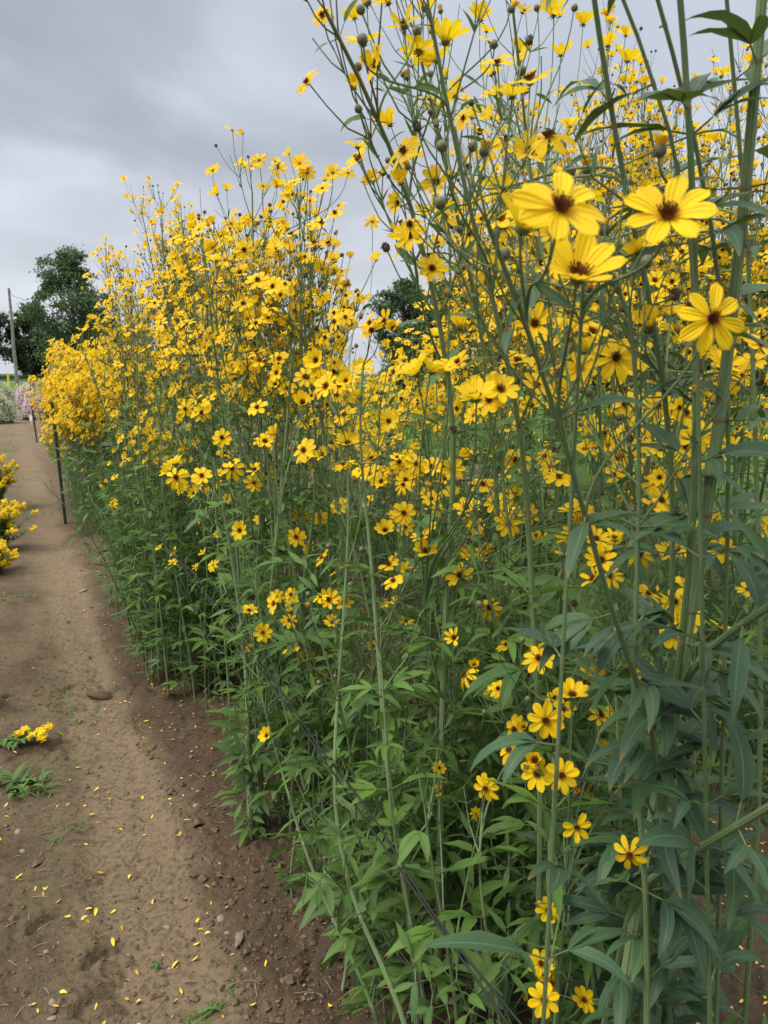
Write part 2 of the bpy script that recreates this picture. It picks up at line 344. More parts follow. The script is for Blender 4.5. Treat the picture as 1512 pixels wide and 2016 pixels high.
def axis_pts(lo, hi, fine, flo, fhi, grow=1.06, lim=900):
    mid = list(np.arange(flo, fhi, fine)); d = fine; x = fhi
    up = []
    while x < hi: up.append(x); d = min(d * grow, 60); x += d
    d = fine; x = flo; dn = []
    while x > lo: d = min(d * grow, 60); x -= d; dn.append(x)
    return np.array(dn[::-1] + mid + up)
def ground():
    xs = axis_pts(-700, 700, .0085, -1.25, .75, 1.035); ys = axis_pts(-60, 900, .0085, 1.15, 3.1, 1.022)
    X, Y = np.meshgrid(xs, ys); Z = gheight(X, Y)
    nx, ny = len(xs), len(ys)
    i = np.arange(ny - 1)[:, None]; j = np.arange(nx - 1)[None]
    q = np.stack([i * nx + j, i * nx + j + 1, (i + 1) * nx + j + 1, (i + 1) * nx + j], -1).reshape(-1, 4)
    b = Buf(); b.add(np.stack([X, Y, Z], -1), q)
    m, t = mat('soil'); g = G(t)
    pos = g.n('ShaderNodeNewGeometry').outputs['Position']
    sp = g.n('ShaderNodeSeparateXYZ', {0: pos})
    tt = g.math('ADD', g.math('MULTIPLY', sp.outputs[0], NA[0]), g.math('MULTIPLY', sp.outputs[1], NA[1]))
    wob = g.math('MULTIPLY', g.math('SUBTRACT', g.noise(2.2, 3, pos), .5), .25)
    tw = g.math('ADD', tt, wob)
    track = g.math('MULTIPLY', g.rng(tw, .02, .16), g.rng(tw, .30, .40, 1, 0))
    n1_ = g.noise(3.0, 6, pos, .6); n2_ = g.noise(60, 6, pos, .65); n3_ = g.noise(14, 5, pos, .6)
    base = g.mix(g.rng(n1_, .40, .60), c4(.074, .052, .033), c4(.120, .087, .054))
    base = g.mix(g.math('MULTIPLY', track, .8), base, c4(.182, .135, .087))
    base = g.mix(g.rng(n2_, .48, .72, 0, .85), base, c4(.036, .025, .016))
    base = g.mix(g.rng(n3_, .55, .75, 0, .6), base, c4(.052, .036, .023))
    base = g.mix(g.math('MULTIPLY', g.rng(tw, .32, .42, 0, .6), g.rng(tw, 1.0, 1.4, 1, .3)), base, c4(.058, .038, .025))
    vor = g.n('ShaderNodeTexVoronoi', {'Vector': pos, 'Scale': 85.}); vd = vor.outputs['Distance']
    base = g.mix(g.math('MULTIPLY', g.rng(vd, .10, .16, .5, 0), g.rng(g.noise(9, 2, pos), .55, .6)), base, c4(.30, .25, .2))
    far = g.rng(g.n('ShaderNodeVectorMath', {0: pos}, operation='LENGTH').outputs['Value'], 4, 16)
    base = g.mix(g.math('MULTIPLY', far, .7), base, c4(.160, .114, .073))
    streak = g.n('ShaderNodeMapping', {0: pos, 'Scale': (1.4, 5.5, 1.)}).outputs[0]
    sn = g.noise(1.6, 6, streak, .65)
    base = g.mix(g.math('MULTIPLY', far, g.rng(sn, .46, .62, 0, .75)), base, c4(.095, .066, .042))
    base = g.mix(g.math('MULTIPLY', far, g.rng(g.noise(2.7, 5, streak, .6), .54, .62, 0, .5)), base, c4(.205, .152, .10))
    gw = g.math('MULTIPLY', g.rng(g.noise(1.5, 5, pos, .7), .55, .64), g.rng(g.math('ABSOLUTE', g.math('SUBTRACT', tt, .02)), .02, .3, .25, 0))
    base = g.mix(gw, base, c4(.07, .10, .035))
    hgt = g.math('ADD', g.math('MULTIPLY', n2_, .5), g.math('MULTIPLY', n3_, .6))
    bmp = g.n('ShaderNodeBump', {'Strength': 1., 'Distance': .016, 'Height': hgt})
    bs = g.n('ShaderNodeBsdfPrincipled', {'Base Color': base, 'Roughness': .9, 'Specular IOR Level': .2, 'Normal': bmp.outputs[0]})
    g.n('ShaderNodeOutputMaterial', {0: bs.outputs[0]})
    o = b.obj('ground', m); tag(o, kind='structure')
ground()

def sheet(name, poly_fn, xs, ys, z, m):
    """sheet over a jittered grid keeping cells where poly_fn is true"""
    X, Y = np.meshgrid(xs, ys); nx, ny = len(xs), len(ys)
    Z = np.full_like(X, z) if np.ndim(z) == 0 and not callable(z) else z(X, Y)
    i = np.arange(ny - 1)[:, None]; j = np.arange(nx - 1)[None]
    cx = (X[:-1, :-1] + X[1:, 1:]) / 2; cy = (Y[:-1, :-1] + Y[1:, 1:]) / 2
    k = poly_fn(cx, cy).reshape(-1)
    q = np.stack([i * nx + j, i * nx + j + 1, (i + 1) * nx + j + 1, (i + 1) * nx + j], -1).reshape(-1, 4)[k]
    b = Buf(); b.add(np.stack([X, Y, Z], -1), q)
    return tag(b.obj(name, m), kind='structure')
def grass_ground(name, a, b_, c, sc1=.5):
    m, t = mat(name); g = G(t); pos = g.n('ShaderNodeNewGeometry').outputs['Position']
    base = g.mix(g.rng(g.noise(sc1, 5, pos, .6), .35, .65), c4(*a), c4(*b_))
    base = g.mix(g.rng(g.noise(sc1 * 12, 4, pos, .7), .45, .7, 0, .6), base, c4(*c))
    bs = g.n('ShaderNodeBsdfPrincipled', {'Base Color': base, 'Roughness': .9, 'Specular IOR Level': .1,
        'Normal': g.n('ShaderNodeBump', {'Strength': 1., 'Distance': .04, 'Height': g.noise(30, 5, pos, .7)}).outputs[0]})
    g.n('ShaderNodeOutputMaterial', {0: bs.outputs[0]}); return m
MG = grass_ground('lawn_green', (.050, .115, .022), (.085, .17, .03), (.035, .075, .02))
MF = grass_ground('field_green', (.055, .09, .045), (.085, .12, .055), (.04, .06, .03), .15)
def lawn_mask(x, y):
    t = x * NA[0] + y * NA[1]; s = x * UA[0] + y * UA[1]
    e_ = .5 * fbm(x, y, .6, 3, 300)
    return ((t > 6.0 + e_) | (s > 46 + 2 * e_) & (y < 112)) & (y < 113)
sheet('lawn', lawn_mask, axis_pts(-200, 250, .16, -2, 12, 1.05), axis_pts(-20, 114, .16, 2, 20, 1.03), .012, MG)
MR = simple('gravel_road', (.30, .29, .28), (.36, .35, .33), .9, .5)
sheet('road', lambda x, y: (y > 114) & (y < 120), np.linspace(-400, 400, 60), np.linspace(113.5, 121, 8), .02, MR)
sheet('field', lambda x, y: y > 121, np.linspace(-500, 500, 300), np.linspace(120, 420, 60),
      lambda X, Y: np.clip((Y - 121) / 14, 0, 1) * (1.02 + .25 * fbm(X, Y, .25, 3, 77)) + .02, MF)

# ------------------------------------------------------------------ flower, bud and seed-head shapes (unit radius, axis +Z)
def petal(buf, ang, elev, L, W, curl, rows, cols, tone, r0=.13, z0=.0, twist=0.0, mt=0):
    u = np.linspace(0, 1, rows + 1)[:, None]; c = np.linspace(-1, 1, cols + 1)[None]
    prof = np.interp(u, [0, .15, .4, .65, .85, .95, 1], [.24, .46, .84, 1, .88, .62, .28])
    tip = .05 * (1 - np.abs(c) ** 2) * u ** 3 - .06 * (np.cos(c * 3 * np.pi) * .5 + .5) * (u > .95)
    el = elev + curl * u
    step = L / rows
    rr = np.concatenate([[0], np.cumsum(np.cos(el[:-1, 0]) * step)])[:, None] + r0; zz = np.concatenate([[0], np.cumsum(np.sin(el[:-1, 0]) * step)])[:, None] + z0
    x = rr + tip * L; y = c * W / 2 * prof
    z = zz + .10 * W * (np.abs(c) ** 2) * np.sin(np.pi * np.clip(u, 0, 1)) * 1.6 - .03 * W * np.cos(c * 2 * np.pi) + y * twist * u
    y = y * np.ones_like(x); z = z * np.ones_like(x)
    ca, sa = math.cos(ang), math.sin(ang)
    V = np.stack([x * ca - y * sa, x * sa + y * ca, z], -1)
    n = cols + 1; i = np.arange(rows)[:, None]; j = np.arange(cols)[None]
    q = np.stack([i * n + j, i * n + j + 1, (i + 1) * n + j + 1, (i + 1) * n + j], -1).reshape(-1, 4)
    uv = np.stack([np.broadcast_to(c, x.shape), np.broadcast_to(u, x.shape)], -1)
    buf.add(V, q, tone=tone, uv=uv, mat=mt)
def dome(buf, r, h, z0, seg, ring, mt=0, tone=.5, full=False, jit=0.0, squash=1.0):
    lo = -np.pi / 2 if full else 0
    a = np.linspace(lo, np.pi / 2, ring + 1)[:, None]; b = (np.arange(seg) / seg * 2 * np.pi)[None]
    rr = r * (1 + jit * rng.uniform(-1, 1, (ring + 1, seg)))
    V = np.stack([rr * np.cos(a) * np.cos(b), rr * np.cos(a) * np.sin(b), z0 + h * np.sin(a) * (1 + 0 * b)], -1)
    i = np.arange(ring)[:, None]; j = np.arange(seg)[None]
    q = np.stack([i * seg + j, i * seg + (j + 1) % seg, (i + 1) * seg + (j + 1) % seg, (i + 1) * seg + j], -1).reshape(-1, 4)
    buf.add(V, q, mat=mt, tone=tone)
ELEV = [4, -6, 22, 42, 58, -22, 10, 30, 70, -48, 14, 0, 34]
NV = 13
def flower_parts(v, hi):
    npet = [8, 8, 8, 8, 7, 8, 7, 9, 8, 7, 8, 7, 8][v]; e0 = R_(ELEV[v])
    b = Buf(); rows, cols = (8, 6) if hi else (4, 2)
    miss = {6: (3,), 10: (1, 2), 12: (4,), 9: (2, 5)}.get(v, ())
    for i in range(npet):
        if i in miss: continue
        petal(b, i / npet * 2 * np.pi + rng.normal(0, .07), e0 + rng.normal(0, .10 if v < 9 else .22), rng.uniform(.80, .93) * (.8 if v in (8, 9) else 1) * (rng.uniform(.75, 1) if v > 9 else 1), rng.uniform(.40, .50) * [1.08, .95, 1.02, 1.0, 1.05, .74, 1.0, .8, .8, .55, .9, 1.12, .66][v],
              rng.uniform(-.4, .15) if v != 5 else -.5, rows, cols, rng.uniform(0, 1) * (.2 if v == 9 else 1), z0=rng.uniform(-.01, .02), twist=rng.normal(0, .25))
    # calyx cup and bracts under the head
    dome(b, .17, .15, -.02, 10 if hi else 6, 4 if hi else 2, mt=1, full=True)
    for i in range(8 if hi else 5):
        a = i / (8 if hi else 5) * 2 * np.pi + .2
        petal(b, a, -.15, .20, .10, .3, 3, 2, .5, r0=.10, z0=-.08, mt=1)
    d = Buf(); s_ = (14, 5) if hi else (6, 2)
    dome(d, .15, .10, .03, s_[0], s_[1], jit=.06)
    if hi:
        k = 60; i = np.arange(k); r = .15 * np.sqrt((i + .5) / k); a = i * 2.39996
        base = np.stack([r * np.cos(a), r * np.sin(a), .04 + .10 * np.sqrt(np.clip(1 - (r / .16) ** 2, 0, 1))], -1)
        dr = nrm(np.stack([np.cos(a) * r * 3.2, np.sin(a) * r * 3.2, np.full(k, .8)], -1)); ln = rng.uniform(.05, .10, k)[:, None] * (0.6 + 2.2 * (r / .155)[:, None] ** 3)
        P = np.stack([base, base + dr * ln * .6, base + dr * ln], 1)
        tubes(d, P, np.broadcast_to([.016, .014, .02], (k, 3)), 4)
    return b, d
FL_HI = []; FL_DISC = []; FL_LO = []; FL_LOBUF = []
for v in range(NV):
    b, d = flower_parts(v, True)
    FL_HI.append(b.mesh('flower', [M['petal'], M['calyx']])); FL_DISC.append(d.mesh('disc', [M['disc']]))
    b, d = flower_parts(v, False)
    b.add(np.concatenate(d.v), np.concatenate(d.f4), mat=2)
    FL_LO.append(b.mesh('flower', [M['petal'], M['calyx'], M['disc']])); FL_LOBUF.append(b)
def bud_buf(kind, hi):
    b = Buf(); s, r = (10, 6) if hi else (6, 4)
    if kind == 0:                       # closed grey-green bud
        dome(b, .9, 1.0, .6, s, r, full=True, jit=.05)
    elif kind == 1:                     # bud with a yellow tip opening
        dome(b, .85, .9, .5, s, r, full=True, jit=.05)
        for i in range(7): petal(b, i * .9, 1.15, 1.7, .9, .30, 4, 2, .3, r0=.25, z0=.6, mt=1)
    else:                               # spent head
        dome(b, .95, .8, .6, s, r, full=True, jit=.14, mt=2)
        if hi:
            k = 34; a = rng.uniform(0, 6.28, k); el = rng.uniform(.3, 1.5, k)
            d = np.stack([np.cos(a) * np.cos(el), np.sin(a) * np.cos(el), np.sin(el)], -1)
            P = np.stack([d * .8 + [0, 0, .6], d * rng.uniform(1.1, 1.5, k)[:, None] + [0, 0, .6]], 1); tubes(b, P, np.full((k, 2), .09), 3, mat=2)
    for i in range(6 if hi else 4):
        petal(b, i * (1.047 if hi else 1.57), .3 if kind < 2 else -.3, 1.0, .35, 1.0, 2, 1, .5, r0=.3, z0=-.1, mt=3)
    return b
BUDM = [M['bud'], M['bud_yellow'], M['seed'], M['calyx']]
BUDBUF = [bud_buf(k, False) for k in range(3)]; BUD_HI = [bud_buf(k, True).mesh('bud', BUDM) for k in range(3)]; BUD_LO = [b.mesh('bud', BUDM) for b in BUDBUF]

def rot_to(n, spin):
    n = nrm(np.asarray(n, float)); a = perp(n[None])[0]; b = np.cross(n, a)
    x = a * math.cos(spin) + b * math.sin(spin); y = np.cross(n, x)
    return np.stack([x, y, n], 1)
def inst(mesh, name, parent, pos, Rm, s):
    o = bpy.data.objects.new(name, mesh); COL.objects.link(o); o.parent = parent
    m4 = Matrix([[Rm[i, j] * s for j in range(3)] + [pos[i] - parent['_loc'][i]] for i in range(3)] + [[0, 0, 0, 1]])
    o.matrix_basis = m4
    return o
def merge_inst(buf, src, pos, Rm, s):
    V = np.concatenate(src.v) @ Rm.T * s + pos
    n0 = buf.n; buf.v.append(V); buf.n += len(V)
    for f, m in zip(src.f4, src.m4): buf.f4.append(f + n0); buf.m4.append(m)
    for f, m in zip(src.f3, src.m3): buf.f3.append(f + n0); buf.m3.append(m)
    buf.t.append(np.concatenate(src.t)); buf.uv.append(np.concatenate(src.uv))

# ------------------------------------------------------------------ plants
def project(p):
    d = np.asarray(p) - CAMP; z = d @ CF
    if z < .05: return None
    return CX + FPX * (d @ CR) / z, CY - FPX * (d @ CU) / z, z
def in_view(p, m=90):
    q = project(p); return q is not None and -m < q[0] < 1512 + m and -m < q[1] < 2016 + m
FACE = nrm(np.array([-.55, -.80, .05]))
KEEP_CLEAR = []     # (px, py, radius px, max depth) windows the procedural growth keeps free near the camera
PROT = []
def prune(b):
    """leaves that would grow straight across one of the open blooms are left out"""
    if not PROT: return b
    V = np.concatenate(b.v); d = V - CAMP; z = np.maximum(d @ CF, .05); X = CX + FPX * (d @ CR) / z; Y = CY - FPX * (d @ CU) / z
    bad = np.zeros(len(V), bool)
    for px, py, r, zz in PROT: bad |= ((X - px) ** 2 + (Y - py) ** 2 < r * r) & (z < zz - .01)
    o = Buf(); k = 0
    for v, q, t, uv in zip(b.v, b.f4, b.t, b.uv):
        n = len(v)
        if not bad[k:k + n].any(): o.add(v, q - k, tone=t, uv=uv)
        k += n
    return o
class Plant:
    def __init__(s, loc, label, group='tall yellow tickseed plants in the rows', stem='stem', leaf='leaf', name='tickseed_plant', cat='flowering plant'):
        loc = np.array([loc[0], loc[1], gz(loc[0], loc[1])]); s.loc = loc
        s.root = thing(name, loc, label, cat, group); s.canes = []; s.fol = Buf(); s.flowers = []; s.buds = []; s.stem = stem; s.leaf = leaf; s.nodes = []
    def leaf_set(s, p, axis, rad, size, tri, tone, k, sp):
        if np.linalg.norm(p - CAMP) < .38 + size: return
        wr = sp['wr']; el = rng.uniform(.1, .7); d = nrm(rad * math.cos(el) + axis * math.sin(el) + np.array([0, 0, -.15])); n = nrm(axis + rad * -.3 + rng.normal(0, .15, 3))
        n = nrm(n - d * (n @ d)); sd_ = np.cross(d, n); pet = .012 + .1 * size; o = p + d * pet
        tubes(s.cane, np.stack([p, o])[None], np.array([[.0014, .0011]]) * (1 if size > .05 else .6), 3, .4)
        dr = sp['droop'] * rng.uniform(.3, 1.7)
        if tri:
            ang = R_(rng.uniform(28, 50)); ds = np.stack([d, d * math.cos(ang) + sd_ * math.sin(ang), d * math.cos(ang) - sd_ * math.sin(ang)])
            L = size * np.array([1., rng.uniform(.65, .85), rng.uniform(.65, .85)])
            leaves(s.fol, np.repeat(o[None], 3, 0), ds, np.repeat(n[None], 3, 0) + rng.normal(0, .12, (3, 3)), L, L * wr * rng.uniform(.8, 1.15, 3), dr, np.clip(tone + rng.normal(0, .13) + rng.normal(0, .07, 3), 0, 1), k, wavy=.12)
        else:
            leaves(s.fol, o, d, n, size, size * wr, dr, tone, k, wavy=.1)
    def head(s, p, d, sp, r=None):
        u = rng.random(); dist = np.linalg.norm(p - CAMP)
        if rng.random() < sp['none']: return
        if dist < .8 and in_view(p, 150): return
        up = np.array([0, 0, 1.])
        if u < sp['pf']:
            hi_ = np.clip((p[2] - 1.45) * 1.6, 0, 1) * (dist < 4); w_f = sp['face'] * (1 - .55 * hi_)
            n = nrm(d * .45 + up * (.30 + .4 * hi_) + FACE * w_f * rng.uniform(.2, 1.3) + rng.normal(0, .28, 3))
            v = rng.choice(NV, p=[.12, .10, .13, .12, .06, .07, .06, .08, .05, .05, .05, .06, .05]) if rng.random() > .6 * hi_ else rng.choice([2, 3, 4, 3, 8, 12])
            s.flowers.append((p, n, (r or rng.uniform(*sp['fr'])), int(v)))
        else:
            kd = int(rng.choice(3, p=sp['bk'])); s.buds.append((p, nrm(d + rng.normal(0, .1, 3)), rng.uniform(.0042, .0066) * sp.get('bs', 1), kd))
    def ped(s, p, d, L, sp, r0=.0012, head=True):
        up = np.array([0, 0, 1.]); d = nrm(d); e1 = nrm(d + .5 * up + rng.normal(0, .12, 3))
        q = np.stack([p, p + d * L * .33, p + d * L * .35 + e1 * L * .33, p + d * L * .3 + e1 * L * .7])
        s.tp.append((q, np.array([r0, r0 * .85, r0 * .7, r0 * .75])))
        if head: s.head(q[-1], nrm(q[-1] - q[-2]), sp)
        return q
    def branch(s, p, T, rad, L, sp, k, tone, r=.002):
        up = np.array([0, 0, 1.]); a = R_(rng.uniform(24, 46)); d0 = nrm(T * math.cos(a) + rad * math.sin(a)); d1 = nrm(d0 * .6 + up * .7 + rng.normal(0, .12, 3))
        u = np.linspace(0, 1, 5)[:, None]; P = p + d0 * L * (u - .5 * u * u) * 1.0 + d1 * L * .5 * u * u
        r = min(r, .0011 + L * .007)
        if P[-1][:2] @ NA < .36 and P[-1][:2] @ UA < 1.9 and k < 7: return
        s.tp5.append((P, r * (1 - .45 * u[:, 0])))
        nn = 1 + int(L / sp['hs']) + (rng.random() < .4)
        rd = perp(nrm(P[-1] - P[0])[None])[0]; tt = nrm(P[-1] - P[0]); az = rng.uniform(0, 6.28)
        for i in range(nn):
            f = .42 + .58 * (i + 1) / nn if i < nn - 1 else 1.
            fi = f * 4; j = min(3, int(fi)); q = P[j] + (P[j + 1] - P[j]) * (fi - j)
            for sgn in ((1, -1) if f < 1 else (0,)):
                az_ = az + i * 1.6 + (0 if sgn > 0 else np.pi); side = rd * math.cos(az_) + np.cross(tt, rd) * math.sin(az_)
                s.ped(q, nrm(tt + side * (rng.uniform(.4, .9) if sgn else .1)), rng.uniform(.04, .105) * sp['pl'], sp, .0009 + .0005 * (r > .0015))
                if sgn and rng.random() < sp['bract']:
                    leaves(s.fol, q, nrm(side + tt * .8), tt, rng.uniform(.02, .045), .006, .06, tone, max(2, k - 3), .2)
    def grow(s, pts, r0, r1, sp, tone=None, sides=6, lod=6, fb=None):
        s.cane = Buf(); s.tp = []; s.tp5 = []
        pts = np.asarray(pts, float)
        if lod < 7 and np.any((pts[:, :2] @ NA < .40) & (pts[:, :2] @ UA < 1.7)): return
        tone = rng.uniform(.25, .75) if tone is None else tone
        sg = np.concatenate([[0], np.cumsum(np.linalg.norm(np.diff(pts, axis=0), axis=1))]); L = sg[-1]
        K = 20; a = np.linspace(0, L, K)
        # smooth interpolation
        P = np.stack([np.interp(a, sg, pts[:, i]) for i in range(3)], 1)
        for _ in range(2): P[1:-1] = .25 * P[:-2] + .5 * P[1:-1] + .25 * P[2:]
        Rr = r0 + (r1 - r0) * (a / L) ** 1.1
        fb = sp['fb'] if fb is None else fb
        tubes(s.cane, P, Rr, sides, tone)
        x = sp['start'] * rng.uniform(.6, 1.4); az = rng.uniform(0, 6.28)
        def ev(x): return np.array([np.interp(x, a, P[:, i]) for i in range(3)])
        up = np.array([0, 0, 1.])
        while x < L - .01:
            f = x / L; p = ev(x); T = nrm(ev(min(L, x + .03)) - ev(max(0, x - .03))); A = perp(T[None])[0]; B = np.cross(T, A)
            az += np.pi / 2 + rng.normal(0, .2); rr_ = r0 + (r1 - r0) * f
            s.nodes.append(p)
            if sides > 5: tubes(s.cane, np.stack([p - T * .004, p, p + T * .004])[None], np.array([[rr_ * 1.02, rr_ * 1.16, rr_ * 1.02]]), sides, 1.5)
            for o_ in (0, np.pi):
                rad = A * math.cos(az + o_) + B * math.sin(az + o_)
                if f < fb:
                    g_ = np.interp(f, [0, .12, .45, fb], [.55, .8, 1., .8])
                    if rng.random() < sp['leafp'] * (1 if p[2] > .22 else sp['lowleaf']):
                        s.leaf_set(p + rad * rr_, T, rad, rng.uniform(*sp['ll']) * g_, rng.random() < sp['tri'], np.clip(tone * sp['tonek'] + sp['tone0'] + rng.normal(0, .1), 0, 1), lod, sp)
                    if p[2] < .26 and lod > 3 and rng.random() < .35:
                        leaves(s.fol, p + rad * rr_, nrm(rad * .6 + np.array([0, 0, -.7]) + rng.normal(0, .2, 3)), rad, rng.uniform(.04, .075), .010, .22, 1.5, 4, .9)
                    if rng.random() < sp['shoot']:
                        Ls = rng.uniform(.05, .20); d = nrm(T + rad * .8)
                        Pq = np.stack([p, p + d * Ls * .5, p + nrm(d + up * .4) * Ls]); tubes(s.cane, Pq, np.array([.0016, .0013, .0008]), 4, .6)
                        for m_ in range(2 + int(Ls / .05)):
                            f2 = (m_ + 1) / (2 + int(Ls / .05)); q = Pq[0] + (Pq[2] - Pq[0]) * f2; az2 = m_ * 1.57 + az
                            for o2 in (0, np.pi):
                                r2 = perp(d[None])[0] * math.cos(az2 + o2) + np.cross(d, perp(d[None])[0]) * math.sin(az2 + o2)
                                s.leaf_set(q, d, r2, rng.uniform(.025, .06) * sp['ll'][1] / .11, False, np.clip(.55 + rng.normal(0, .15), 0, 1), max(2, lod - 2), sp)
                        if rng.random() < sp['low'] * 2: s.ped(Pq[-1], d, rng.uniform(.03, .08), sp)
                    elif rng.random() < sp['low'] and p[2] > .3:
                        s.branch(p, T, rad, rng.uniform(.08, .22), sp, lod, .5, .0013)
                else:
                    q = (f - fb) / (1 - fb)
                    Lb = sp['bl'] * (1 - .72 * q) * rng.uniform(.65, 1.2)
                    s.branch(p, T, rad, Lb, sp, lod, .45, max(.0013, rr_ * .55))
                    s.leaf_set(p + rad * rr_, T, rad, rng.uniform(*sp['ll']) * (.72 - .42 * q), rng.random() < .35 * (1 - q), np.clip(tone * sp['tonek'] + sp['tone0'], 0, 1), lod, sp)
            x += (sp['node'] if f < fb else sp['node'] * sp['fnode']) * rng.uniform(.8, 1.25)
        Tt = nrm(P[-1] - P[-2])
        for i in range(3):
            s.ped(P[-1], nrm(Tt + rng.normal(0, .35, 3)), rng.uniform(.04, .09) * sp['pl'], sp)
        s.flush(sides)
    def flush(s, sides):
        for lst in (s.tp, s.tp5):
            if lst: tubes(s.cane, np.stack([q for q, _ in lst]), np.stack([r for _, r in lst]), 5 if sides > 6 else 4, .35)
        s.canes.append(s.cane)
    def link_flower(s, px, py, diam, n, v, D=.060, drop=.22, spin=None, bud=None, zc=None):
        """a flower that the photo shows large: joins the nearest cane of this plant by its own stalk"""
        z_ = zc or D * FPX / diam; p = at(px, py, z_)
        PROT.append((px, py, diam * .26, z_)); s.cane = Buf(); nd = np.array(s.nodes); tgt = p - np.array([0, 0, drop]) 
        w_ = np.linalg.norm((nd - tgt) * np.array([1, 1, .6]), axis=1) + 10 * (nd[:, 2] > p[2] - .05)
        q = nd[np.argmin(w_)]; n = nrm(n); dd = np.linalg.norm(p - q)
        c1 = p - nrm(n * .5 + np.array([0, 0, .8])) * dd * .4; c2 = q + np.array([0, 0, .35]) * dd
        u = np.linspace(0, 1, 12)[:, None]; P = (1 - u) ** 3 * q + 3 * (1 - u) ** 2 * u * c2 + 3 * (1 - u) * u * u * c1 + u ** 3 * (p - n * .0025)
        tubes(s.cane, P, np.linspace(.0019, .0011, 12), 6, .3)
        j = 5; leaves(s.fol, P[j], nrm(rng.normal(0, 1, 3)), nrm(P[j + 1] - P[j]), .04, .008, .08, .3, 5)
        s.canes[-1].v += s.cane.v; 
        c = s.canes[-1]; k0 = c.n
        c.f4 += [f + k0 for f in s.cane.f4]; c.m4 += s.cane.m4; c.t += s.cane.t; c.uv += s.cane.uv; c.n += s.cane.n
        if bud is None: s.flowers.append((p, n, D / 2 * {2: 1.08, 3: 1.22, 4: 1.4, 5: 1.1, 8: 1.5}.get(v, 1.), v))
        else: s.buds.append((p, n, D / 2, bud))
    def build(s, nmax=95, bmax=70):
        for c in s.canes: c.obj('stem', M[s.stem], s.root)
        if s.fol.n: s.fol = prune(s.fol)
        if s.fol.n: s.fol.obj('foliage', M[s.leaf], s.root)
        def key(f): return np.linalg.norm(f[0] - CAMP) + (0 if in_view(f[0], 40) else 50)
        fl = sorted(s.flowers, key=key)
        vis = [f for f in fl]
        for f in vis[:nmax]:
            d = np.linalg.norm(f[0] - CAMP); Rm = rot_to(f[1], rng.uniform(0, 6.28))
            big = f[2] * 2 / d * FPX > 26
            if big:
                o = inst(FL_HI[f[3]], 'flower', s.root, f[0], Rm, f[2]); k = bpy.data.objects.new('disc', FL_DISC[f[3]]); COL.objects.link(k); k.parent = o
            else: inst(FL_LO[f[3]], 'flower', s.root, f[0], Rm, f[2])
        if len(vis) > nmax:
            b = Buf()
            for f in vis[nmax:]: merge_inst(b, FL_LOBUF[f[3]], f[0], rot_to(f[1], rng.uniform(0, 6.28)), f[2])
            tag(b.obj('flowers', [M['petal'], M['calyx'], M['disc']], s.root), kind='stuff')
        bd = sorted(s.buds, key=key)
        for f in bd[:bmax]:
            d = np.linalg.norm(f[0] - CAMP); big = f[2] * 2 / d * FPX > 8
            inst((BUD_HI if big else BUD_LO)[f[3]], 'bud', s.root, f[0], rot_to(f[1], rng.uniform(0, 6.28)), f[2])
        if len(bd) > bmax:
            b = Buf()
            for f in bd[bmax:]: merge_inst(b, BUDBUF[f[3]], f[0], rot_to(f[1], 0), f[2])
            tag(b.obj('buds', BUDM, s.root), kind='stuff')

SP = dict(none=.28, node=.115, fnode=.8, start=.08, leafp=.95, lowleaf=.8, tri=.85, ll=(.075, .115), wr=.24, droop=.10, shoot=.10, low=.01, fb=.62, bl=.27, hs=.125, pf=.55, bk=[.5, .2, .3],
          fr=(.018, .029), pl=1.0, bract=.5, face=1.0, tone0=.22, tonek=.7)
def sp(**k): d = dict(SP); d.update(k); return d
def cane_pts(base, Hh, lean, wob=.03):
    z = np.linspace(0, 1, 7)[:, None]; b = np.array([base[0], base[1], gz(*base) - .02])
    w_ = np.cumsum(rng.normal(0, wob, (7, 3)) * [1, 1, 0], 0) * z
    return b + np.array([lean[0], lean[1], 0]) * z ** 1.5 + np.array([0, 0, Hh]) * z + w_

def row_plant(label, s0, s1, t0, t1, n, hts, spx, lean_out=.12, lod=5, sides=6, r=(.0048, .0075), edge_low=.55, nmax=95, **kw):
    c = rc((s0 + s1) / 2, (t0 + t1) / 2); pl = Plant(c, label, **kw)
    for i in range(n):
        s_ = rng.uniform(s0, s1); e_ = rng.random(); t_ = t0 + (t1 - t0) * e_
        b = rc(s_, t_); Hh = rng.uniform(*hts) * (1 - (1 - edge_low) * rng.random() * (e_ < .35))
        ln = -NA * (lean_out * rng.uniform(.2, 1.6)) * (1 - e_) * Hh / 1.8 + rng.normal(0, .05, 2) * Hh
        pl.grow(cane_pts(b, Hh, ln), rng.uniform(*r) * (Hh / 1.9), .0022, spx, sides=sides, lod=lod, fb=spx['fb'] + rng.uniform(-.07, .07))
    return pl

# ------------------------------------------------------------------ the near plants, canes where they stand
def pxcane(pl, pts, r0, r1, spx, fb, tone=.5, sides=10, lod=7, **k):
    """bottom to top (px, py, depth); carried down to the soil and grown with leaves"""
    P = [at(*q) for q in pts]; d = P[0] - P[1]
    p = P[0]
    if p[2] > .05:
        b = np.array([p[0] + d[0] / max(.1, -d[2]) * p[2] * .25, p[1] + d[1] / max(.1, -d[2]) * p[2] * .25, 0.]); b[2] = gz(b[0], b[1]) - .02; P = [b] + P
    pl.grow(np.array(P), r0, r1, spx, tone=tone, sides=sides, lod=lod, fb=fb)

